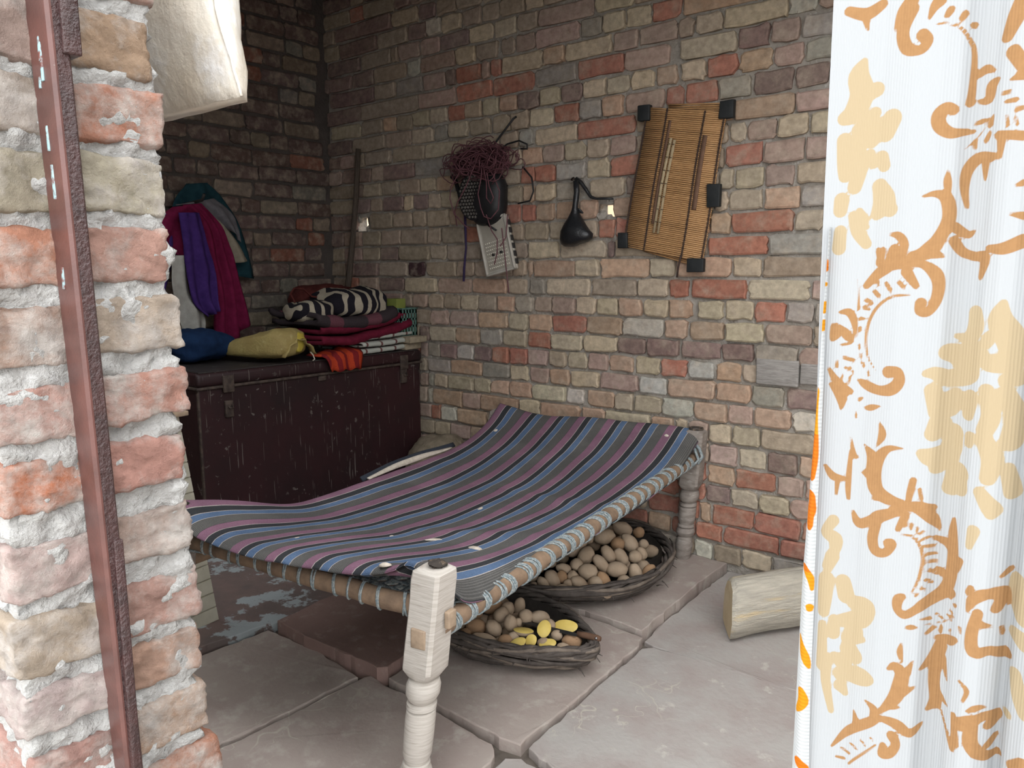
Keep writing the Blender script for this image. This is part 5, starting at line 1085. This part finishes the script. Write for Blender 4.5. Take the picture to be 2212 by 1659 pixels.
basket('withy_basket', 'larger dark withy basket heaped with potatoes beside the far cot leg', (1.955, -.455), .33, .40, .110, .04, 5, .028)
basket('withy_basket', 'smaller boat shaped withy basket with cut potatoes behind the near cot leg', (2.075, -1.06), .272, .178, .098, .22, 8, .014)

# ------------------------------------------------------------------ potatoes
def potato_mat(name, a, b):
    return mat(name, a, b, 16, .35, .65, .9, 110, .35, .003, spec=.2, c3=tuple(v * .55 for v in a), s3=75, lo3=.66, hi3=.74)
M['pot'] = potato_mat('dusty_potato', (.40, .31, .225), (.33, .245, .17)); M['pot2'] = potato_mat('russet_potato', (.36, .225, .13), (.29, .18, .105))
M['flesh'] = mat('yellow_potato_flesh', (.72, .55, .16), (.64, .47, .115), 30, rough=.5, bs=120, bst=.15, bd=.002)
def potato_mesh(seed):
    P = []; nu, nv = 18, 11
    for i in range(nu):
        for j in range(nv + 1):
            th = 2 * math.pi * i / nu; ph = -math.pi / 2 + math.pi * j / nv
            p = Vector((math.sin(ph), math.cos(ph) * math.cos(th), math.cos(ph) * math.sin(th)))
            r = 1 + .10 * noise.noise(p * 1.4 + Vector((seed * 7.3, 0, 0))) + .04 * noise.noise(p * 3.2 + Vector((0, seed * 3.1, 0)))
            P.append((p.x * r, p.y * r * (1 - .10 * p.x * ((seed % 3) - 1)), p.z * r))
    f = [(i * (nv + 1) + j, ((i + 1) % nu) * (nv + 1) + j, ((i + 1) % nu) * (nv + 1) + j + 1, i * (nv + 1) + j + 1) for i in range(nu) for j in range(nv)]
    me = bpy.data.meshes.new('potato'); me.from_pydata(P, [], f); me.polygons.foreach_set('use_smooth', [True] * len(f)); me.materials.append(M['pot2'] if seed % 5 == 4 else M['pot']); me.update(); return me
PM = [potato_mesh(i) for i in range(10)]
def frame_of(ax):
    x = Vector(ax).normalized(); v = Vector((-.615, .774, -.149)); y = (v - x * v.dot(x)).normalized(); z = x.cross(y); return x, y, z
def lay_potatoes(data, label, group, seed):
    rg = random.Random(seed)
    for k, it in enumerate(data.split()):
        a = [float(v) for v in it.split(',')]; c = Vector(a[:3]) / 1000; ra, rb = a[3] / 1000, a[4] / 1000; x, y, z = frame_of(a[5:8])
        pk = rg.randrange(10); o = bpy.data.objects.new('potato', PM[pk]); COL.objects.link(o)
        c = c + Vector((-.615, .774, -.149)) * rb * .35
        S = Matrix(((x.x * ra, y.x * rb, z.x * rb, c.x), (x.y * ra, y.y * rb, z.y * rb, c.y), (x.z * ra, y.z * rb, z.z * rb, c.z), (0, 0, 0, 1)))
        o.matrix_world = S; tag(o, label if pk % 5 != 4 else label.replace('whole dusty tan', 'russet orange').replace('whole dusty', 'russet orange'), 'potato', group)
rg = random.Random(77); fill_b = []; fill_f = []
for k in range(34):
    a_ = rg.uniform(0, 6.283); r_ = rg.uniform(.2, .93); fill_b.append('%d,%d,%d,%d,%d,%.2f,%.2f,%.2f' % ((1.955 + .30 * r_ * math.cos(a_)) * 1000, (-.455 + .36 * r_ * math.sin(a_)) * 1000, (.105 + .085 * (1 - r_ * r_) - .030) * 1000, 34, 26, rg.uniform(-1, 1), rg.uniform(-1, 1), .1))
for k in range(16):
    a_ = rg.uniform(0, 6.283); r_ = rg.uniform(.2, .88); fill_f.append('%d,%d,%d,%d,%d,%.2f,%.2f,%.2f' % ((2.075 + .25 * r_ * math.cos(a_)) * 1000, (-1.06 + .145 * r_ * math.sin(a_)) * 1000, (.088 + .03 * (1 - r_ * r_) - .022) * 1000, 32, 25, rg.uniform(-1, 1), rg.uniform(-1, 1), .1))
POTATO_BACK += ' ' + ' '.join(fill_b); POTATO_FRONT += ' ' + ' '.join(fill_f)
lay_potatoes(POTATO_BACK, 'whole dusty tan potato heaped in the larger withy basket', 'whole potatoes in the larger basket', 1)
lay_potatoes(POTATO_FRONT, 'whole dusty potato in the smaller boat shaped basket', 'whole potatoes in the smaller basket', 2)
CUT = [('cut potato wedge with brown skin below its yellow top, rearmost left of the cut pieces', (.05, .1, 1)), ('cut potato half standing on edge beside the largest cut half', (.45, -.45, .75)),
       ('largest cut potato half showing its broad yellow face', (.25, -.5, .8)), ('pointed yellow potato wedge at the left front of the cut pieces', (.1, -.55, .8)),
       ('small upright cut potato with a round yellow face in the middle of the cut pieces', (.3, -.75, .6)), ('flat bright yellow potato slice lying in front of the knife', (.2, -.45, .85)), ('brown skinned cut potato with a thin yellow edge at the front rim', (.45, .2, .85))]
for k, it in enumerate(POTATO_CUT.split()):
    a = [float(v) for v in it.split(',')]; c = Vector(a[:3]) / 1000 + Vector((0, 0, .008)); ra, rb = a[3] / 1000, a[4] / 1000
    n_ = Vector(CUT[k][1]).normalized(); x = Vector(a[5:8]); x = (x - n_ * x.dot(n_)).normalized(); y = n_.cross(x); rb2 = max(rb, ra * .62)
    root = thing('cut_potato', CUT[k][0], 'potato', c, 'cut potatoes in the smaller basket')
    V = []; nr, na = 7, 20
    for r in range(nr):
        t = r / (nr - 1) * math.pi / 2
        for i in range(na):
            th = 2 * math.pi * i / na; w = 1 + .06 * noise.noise((math.cos(th), math.sin(th), k))
            V.append(c + x * ra * math.cos(th) * math.cos(t) * w + y * rb2 * math.sin(th) * math.cos(t) * w - n_ * rb2 * .85 * math.sin(t))
    f = [(r * na + i, r * na + (i + 1) % na, (r + 1) * na + (i + 1) % na, (r + 1) * na + i) for r in range(nr - 1) for i in range(na)]
    mesh('skin', V, f, M['pot'], root)
    rim_ = V[:na]; W = [p + n_ * .0004 for p in rim_] + [c + (p - c) * .9 + n_ * .002 for p in rim_] + [c + n_ * .0028]
    f = [(i, (i + 1) % na, na + (i + 1) % na, na + i) for i in range(na)] + [(na + i, na + (i + 1) % na, 2 * na) for i in range(na)]
    mesh('flesh', W, f, M['flesh'], root)
# kitchen knife lying through the basket
M['blade'] = mat('blackened_blade', (.035, .035, .036), (.06, .055, .05), 40, rough=.4, metal=.4); M['khandle'] = mat('brown_handle', (.13, .068, .04), (.09, .05, .032), 30)
kn = thing('kitchen_knife', 'black bladed knife lying among the cut potatoes with its handle over the rim', 'knife', (2.28, -1.05, .10))
ka, kb = Vector((2.13, -1.065, .112)), Vector((2.352, -1.035, .116)); kd = (kb - ka).normalized(); ksd = Vector((-kd.y, kd.x, 0))
q = MB(); q.loft([[p + ksd * w + Vector((0, 0, h)) for w, h in ((.0, .0012), (-wd_, 0), (.0, -.0012))] for p, wd_ in ((ka, .003), (ka + kd * .03, .016), (kb - kd * .01, .020), (kb, .018))]); q.build('blade', M['blade'], kn, smooth=False)
q = MB(); q.tube([kb - kd * .004, kb + kd * .02, kb + kd * .06, kb + kd * .072], [.008, .010, .0105, .007], 10); q.build('handle', M['khandle'], kn)
MB().tube([kb + kd * .058 + Vector((.004, -.008, .004)), kb + kd * .058 + Vector((.008, -.0125, .006))], .004, 8).build('rivet', mat('rivet_steel', (.4, .4, .4), rough=.35, metal=1, bst=0), kn)

# ------------------------------------------------------------------ log by the curtain
M['log'] = mat('barkless_log', (.50, .46, .38), (.34, .315, .265), 20, .35, .65, .85, 45, .9, .008, stretch=(.5, 4, 4, -.988), c3=(.62, .49, .29), s3=5, lo3=.55, hi3=.68)
M['logend'] = mat('sawn_log_end', (.66, .54, .36), (.56, .44, .27), 12, .35, .65, .85, 60, .5, .004)
lg = thing('log', 'pale barkless log lying on the floor, half hidden by the curtain', 'log', (2.75, -.42, 0))
d_ = Vector((.55, .835, .0)).normalized(); sd = Vector((d_.y, -d_.x, 0)); p0 = Vector((2.597, -.508, 0))
secs = [(-.075, .004), (-.080, .060), (-.060, .125), (-.025, .172), (.025, .192), (.075, .180), (.098, .130), (.102, .075), (.085, .015), (.03, .002), (-.03, .0)]
def sec(t, k, dz=0):
    return [p0 + d_ * (t + (.05 * (z - .1) - .45 * s) * max(0, 1 - t / .1)) + sd * s * k + Vector((0, 0, max(z * k, 0) + dz)) for s, z in secs]
rings = [sec(.0, .93), sec(.012, 1.0)] + [sec(t, 1.0 - .04 * t + .02 * math.sin(t * 9)) for t in (.06, .12, .2, .3, .4, .5)] + [sec(.56, .95)]
MB().loft(rings, cap=False).jit(.006, 9).build('trunk_side', M['log'], lg)
for t_e, k_e in ((.0, .93), (.56, .95)):
    MB().add(sec(t_e, k_e), [tuple(range(len(secs)))]).jit(.006, 9).build('sawn_end', M['logend'], lg)
# clay lump behind the cot
M['clay'] = mat('dried_clay', (.27, .225, .165), (.19, .155, .11), 18, .35, .65, .95, 60, .9, .010)
cl = MB(); q = blob((.93, -.15, .215), (.17, .13, .175), .2, .8, .8, .03, 9, 5, 48, 26); cl.v += q.v; cl.f += q.f
cl.v = [Vector((p.x, p.y, max(p.z, .017))) for p in cl.v]
tag(cl.build('clay_stove', M['clay']), 'rough dried clay stove mound between the trunk and the cot', 'stove')

# ================================================================== HANGING ON THE BACK WALL
M['wire'] = mat('maroon_wire', (.15, .060, .070), (.10, .04, .05), 60, rough=.6, bst=0); M['blackp'] = mat('black_plastic', (.018, .018, .020), (.012, .012, .013), 20, rough=.45, bst=.15)
M['cells'] = mat('grey_black_rubber', (.105, .095, .085), (.075, .068, .06), 40, rough=.6, bst=.2)
hl = thing('honeycomb_lamp', 'black oval housing with a honeycomb face hanging under a maroon wire tangle', 'lamp', (1.20, -.06, 1.42))
ANG = math.radians(8)
blob((1.205, -.075, 1.520), (.100, .062, .122), 0, .7, .9, .006, 9, 3, 48, 24).build('housing', M['blackp'], hl)
FN = Vector((.10, -.97, -.02)).normalized(); FX = Vector((1, .10, 0)).normalized(); FZ = FX.cross(FN) * -1; FC = Vector((1.158, -.130, 1.525))
q = MB(); q.loft([[FC + FX * .078 * k * math.cos(a) + FZ * .103 * k * math.sin(a) + FN * h for a in [2 * math.pi * j / 32 for j in range(32)]] for k, h in ((1.0, -.05), (1.03, -.01), (1.0, .002), (.93, .0))]); q.build('face_plate', M['blackp'], hl)
cm = MB(); pitch = .0165
for r in range(-7, 8):
    for c in range(-6, 7):
        u = (c + (.5 if r % 2 else 0)) * pitch; w = r * pitch * .9
        if (u / .070) ** 2 + (w / .095) ** 2 < 1:
            cc = FC + FX * u + FZ * w
            cm.loft([[cc + FX * k * .0075 * math.cos(a) + FZ * k * .0075 * math.sin(a) + FN * h for a in [2 * math.pi * j / 6 for j in range(6)]] for k, h in ((1, 0), (.92, .006), (.45, .0085))])
co = cm.build('honeycomb_cells', M['cells'], hl); co['kind'] = 'stuff'
MB().tube([(1.215, -.10, 1.405), (1.25, -.12, 1.392), (1.285, -.115, 1.372)], .005, 6).build('short_stub', M['blackp'], hl)
MB().tube([(1.115, -.06, 1.50), (1.06, -.05, 1.50), (1.015, -.045, 1.525), (.985, -.04, 1.585), (.965, -.035, 1.632), (.945, -.035, 1.640)], [.012, .012, .011, .010, .009, .012], 8).build('bent_bracket', M['blackp'], hl)
# wire tangle
wt = MB(); rg = random.Random(12)
for k in range(64):
    cx = rg.gauss(1.175, .045); cz_ = rg.gauss(1.675, .026); rx_ = rg.uniform(.05, .155); rz_ = rg.uniform(.02, .062); ph = rg.uniform(0, 6); m_ = 30; yb = rg.uniform(-.17, -.03)
    wt.tube([(cx + rx_ * math.cos(ph + t * 7.5 / m_) * (1 + .15 * math.sin(t * .7 + k)), yb + .02 * math.sin(t * .5 + k), cz_ + rz_ * math.sin(ph + t * 7.5 / m_) + .015 * math.sin(t * .9 + k)) for t in range(m_ + 1)], .0022, 5, False)
for pts in ([(1.165, -.15, 1.70), (1.12, -.17, 1.64), (1.06, -.17, 1.57), (1.055, -.17, 1.52), (1.09, -.18, 1.45), (1.14, -.17, 1.40), (1.165, -.16, 1.38)],
            [(1.20, -.16, 1.66), (1.165, -.18, 1.57), (1.11, -.18, 1.50), (1.075, -.16, 1.46), (1.05, -.12, 1.40)],
            [(1.235, -.15, 1.67), (1.255, -.18, 1.60), (1.235, -.18, 1.53), (1.25, -.18, 1.47), (1.27, -.18, 1.43), (1.30, -.17, 1.42), (1.335, -.16, 1.46), (1.335, -.15, 1.54), (1.30, -.15, 1.61), (1.255, -.15, 1.66)],
            [(1.25, -.16, 1.65), (1.285, -.18, 1.58), (1.285, -.18, 1.51), (1.31, -.18, 1.485), (1.325, -.18, 1.51), (1.30, -.18, 1.56), (1.28, -.17, 1.62)],
            [(1.265, -.16, 1.44), (1.295, -.16, 1.37), (1.32, -.15, 1.33), (1.31, -.14, 1.27), (1.285, -.13, 1.22)],
            [(1.33, -.13, 1.38), (1.335, -.12, 1.28), (1.34, -.11, 1.18), (1.345, -.10, 1.09)],
            [(1.34, -.10, 1.44), (1.345, -.12, 1.34), (1.32, -.13, 1.30)]):
    wt.tube(pts, .0028, 5, False)
tag(wt.build('wire_bundle', M['wire']), 'tangled bundle of thin maroon wire hanging above the honeycomb lamp', 'wire')
bw = MB().tube([(1.19, -.06, 1.72), (1.24, -.045, 1.78), (1.32, -.03, 1.865), (1.33, -.02, 1.875)], .0045, 6); bw.tube([(1.25, -.05, 1.73), (1.30, -.05, 1.755), (1.36, -.04, 1.765), (1.405, -.04, 1.745), (1.405, -.04, 1.725), (1.37, -.04, 1.73)], .004, 6)
bw.tube([(1.38, -.04, 1.65), (1.43, -.04, 1.60), (1.44, -.04, 1.54), (1.42, -.04, 1.50), (1.36, -.05, 1.49)], .004, 6)
tag(bw.build('black_cable', M['blackp']), 'stiff black cable loops sticking up out of the wire tangle', 'cable')
tag(MB().tube([(1.055, -.07, 1.50), (1.05, -.06, 1.40), (1.04, -.05, 1.30), (1.025, -.045, 1.20), (1.02, -.045, 1.14)], .006, 7).jit(.004, 20).build('violet_string', mat('violet_cord', (.045, .028, .085), (.03, .02, .06), 90)), 'violet cord dangling left of the floodlight', 'cord')
# LED floodlight
M['lampgrey'] = mat('dusty_white_metal', (.52, .495, .44), (.42, .39, .34), 20, rough=.55, bst=.1); M['led'] = mat('led_dome', (.78, .75, .66), rough=.3, bst=0); M['dirtglass'] = mat('dusty_reflector', (.42, .39, .33), (.36, .33, .275), 14, rough=.4, bst=.1)
fl = thing('led_floodlight', 'white square LED floodlight hanging tilted below the honeycomb lamp', 'lamp', (1.25, -.05, 1.16))
t_ = math.radians(14); EX = Vector((math.cos(t_), 0, math.sin(t_) * .9)); EZ = Vector((-math.sin(t_), 0, math.cos(t_))); E0 = Vector((1.255, -.055, 1.305))
def fp(u, w, d=0): return E0 + EX * u + EZ * w + Vector((0, -d, 0))
def plate(u0, u1, w0, w1, d0, d1, bev):
    m3 = Matrix(((EX.x, EZ.x, 0, E0.x), (0, 0, -1, E0.y), (EX.z, EZ.z, 0, E0.z), (0, 0, 0, 1))); return MB().box((u0, w0, d0), (u1, w1, d1), bev).xf(m3)
plate(-.088, .088, -.128, .128, 0, .024, .010).build('case', M['lampgrey'], fl)
q = MB()
for a in ((-.088, .088, -.128, -.118), (-.088, .088, .118, .128), (-.088, -.078, -.128, .128), (.078, .088, -.128, .128)):
    p = plate(*a, .02, .034, .003); q.add(p.v, p.f)
q.build('rim', M['lampgrey'], fl)
plate(-.070, .070, -.108, .110, .022, .027, .003).build('reflector', M['dirtglass'], fl)
q = MB()
for r in range(8):
    for c in range(11):
        cc = fp(-.058 + .0116 * c, -.095 + .0165 * r, .027)
        q.loft([[cc + (EX * math.cos(a) + EZ * math.sin(a)) * .0034 * k + Vector((0, -h, 0)) for a in [2 * math.pi * j / 6 for j in range(6)]] for k, h in ((1, 0), (.8, .003), (.3, .0045))])
lo_ = q.build('led_dots', M['led'], fl); lo_['kind'] = 'stuff'
for u, w in ((-.022, -.038), (.026, -.036)):
    MB().tube([fp(u, w, .026), fp(u, w, .033)], .007, 10).build('screw', M['iron'], fl)
q = MB()
for k in range(6):
    p = plate(.0885, .0935, -.105 + .036 * k, -.080 + .036 * k, .004, .022, .002); q.add(p.v, p.f)
q.build('side_fin', M['iron'], fl)

# black pouch hung from a nail
pch = thing('black_pouch', 'shiny black plastic pouch hanging by its twisted neck from a nail', 'pouch', (1.674, -.05, 1.30))
M['bag'] = mat('black_bag_plastic', (.016, .017, .019), (.010, .011, .013), 12, rough=.35, bs=26, bst=.5, bd=.01, spec=.5)
rings = []
for z, rx_, ry_ in ((1.300, .02, .012), (1.304, .055, .03), (1.315, .076, .042), (1.335, .082, .048), (1.36, .072, .046), (1.39, .050, .036), (1.42, .028, .022), (1.445, .016, .013), (1.46, .013, .011), (1.52, .011, .010), (1.57, .012, .010)):
    rings.append([Vector((1.675 + .006 * math.sin(z * 30) + rx_ * math.cos(a) + (.012 * (1.36 - z) * 10 if z < 1.36 else 0) * 0, -.055 + ry_ * math.sin(a), z + (.010 * math.cos(a) if z < 1.34 else 0))) for a in [2 * math.pi * j / 28 for j in range(28)]])
MB().loft(rings).jit(.005, 22).build('pouch_body', M['bag'], pch)
MB().tube([(1.665, -.04, 1.578), (1.69, -.035, 1.56), (1.715, -.03, 1.525), (1.735, -.028, 1.498), (1.76, -.026, 1.490), (1.80, -.02, 1.488), (1.835, -.014, 1.486)], [.010, .009, .008, .007, .005, .005, .004], 7).build('strap', M['bag'], pch)
q = MB()
for k in range(4):
    q.tube([(1.665 + .003 * k, -.045, 1.457 - .006 * k), (1.70 + .004 * k, -.055, 1.445 - .004 * k)], .004, 5)
q.build('knot', M['bag'], pch)
tag(MB().tube([(1.655, .04, 1.572), (1.655, -.045, 1.576), (1.655, -.047, 1.577)], [.004, .004, .010], 8).build('nail', M['rust']), 'rusty nail in the brick wall above the black pouch', 'nail')

# rolled-bamboo mat folded double
M['bamboo'] = mat('bamboo_slats', (.52, .30, .135), (.35, .195, .085), 30, .35, .65, .6, 60, .2, .002, stretch=(2, 2, 26), spec=.3, c3=(.60, .40, .22), s3=22, lo3=.58, hi3=.7)
M['bamboo2'] = mat('dark_woven_strip', (.17, .095, .06), (.12, .068, .045), 60); M['cord'] = mat('dark_binding_cord', (.055, .035, .028), rough=.9, bst=0); M['clip'] = mat('black_leatherette', (.014, .016, .017), (.022, .024, .025), 30, rough=.6); M['palebamboo'] = mat('pale_bamboo_stick', (.42, .335, .21), (.34, .26, .155), 40)
bm_ = thing('bamboo_mat', 'brown bamboo slat mat folded double with black corner clips on the brick wall', 'mat', (2.10, -.03, 1.21))
A_, B_, C_, D_ = Vector((2.002, -.034, 1.828)), Vector((2.337, -.036, 1.768)), Vector((2.262, -.040, 1.222)), Vector((1.906, -.040, 1.288))
def bp(u, v, d=0): return (A_.lerp(B_, u)).lerp(D_.lerp(C_, u), v) + Vector((0, -d + .004 * math.sin(v * 7 + u * 3), 0))
def slats(fn, n, nm, r, d):
    q = MB(); rg = random.Random(n)
    for k in range(n):
        v = (k + .5) / n; e = rg.uniform(-.004, .004); q.tube([fn(0 + e, v, d), fn(.33, v, d + rg.uniform(-.001, .001)), fn(.66, v, d), fn(1 + e, v, d)], r * rg.uniform(.85, 1.08), 5)
    o = q.build(nm, M['bamboo'], bm_); o['kind'] = 'stuff'; return o
slats(bp, 74, 'front_slats', .0036, .012)
A2, B2_, C2, D2 = A_ + Vector((.085, .012, .004)), Vector((2.338, -.026, 1.806)), Vector((2.255, -.026, 1.205)), Vector((1.915, -.026, 1.283))
C3 = Vector((2.22, -.03, 1.205))
def bp2(u, v, d=0): return (A2.lerp(B2_, u)).lerp(Vector((1.985, -.026, 1.268)).lerp(C3, u), v) + Vector((0, -d, 0))
slats(bp2, 76, 'back_slats', .0036, .0)
for u, nm in ((.02, 'binding_cord'), (.275, 'binding_cord'), (.745, 'binding_cord'), (.985, 'binding_cord')):
    q = MB()
    for du in (-.012, .012):
        q.tube([bp(u + du * .5, v, .0168) for v in [i / 24 for i in range(25)]], .0016, 5)
    for k in range(36):
        v = (k + .5) / 36; q.tube([bp(u - .014, v, .0168), bp(u + .014, v, .0168)], .0013, 4)
    q.build(nm, M['cord'], bm_)
for u, v0, v1, w in ((.335, .08, .80, .035), (.80, .16, .66, .055), (.775, .0, 1.0, .0)):
    if w:
        P = [[bp(u + w * (a - .5) + .05 * (v - .4) * 0, v, .0175) for v in [v0 + (v1 - v0) * i / 20 for i in range(21)]] for a in (0, 1)]
        sheet(P, .002).build('woven_strip', M['bamboo2'], bm_)
for u in (.395, .445):
    st_ = MB().tube([bp(u, .20 + .02 * (u - .4) * 10, .023), bp(u - .012, .50, .023), bp(u - .02, .86, .023)], .0058, 8).build('tucked_stick', M['palebamboo'], bm_)
    q = MB()
    for k in range(7):
        q.tube([bp(u - .013, .24 + .09 * k, .0295), bp(u + .013, .24 + .09 * k, .0295)], .0015, 4)
    q.build('stick_joint', M['cord'], st_)
for (u, v, w, h) in ((-.01, .045, .026, .030), (1.0, -.015, .028, .032), (1.005, .545, .026, .042), (.0, .955, .022, .032), (.93, 1.03, .034, .026)):
    c = bp(min(max(u, -.02), 1.02), v, .012); MB().box((c.x - w, c.y - .014, c.z - h), (c.x + w, c.y + .012, c.z + h), .004).jit(.004, 25).build('corner_clip', M['clip'], bm_)
MB().tube([bp(.745, .98, .02), bp(.74, 1.03, .02), bp(.735, 1.07, .018), bp(.73, 1.14, .01)], .004, 6).build('cord_tail', M['cord'], bm_)
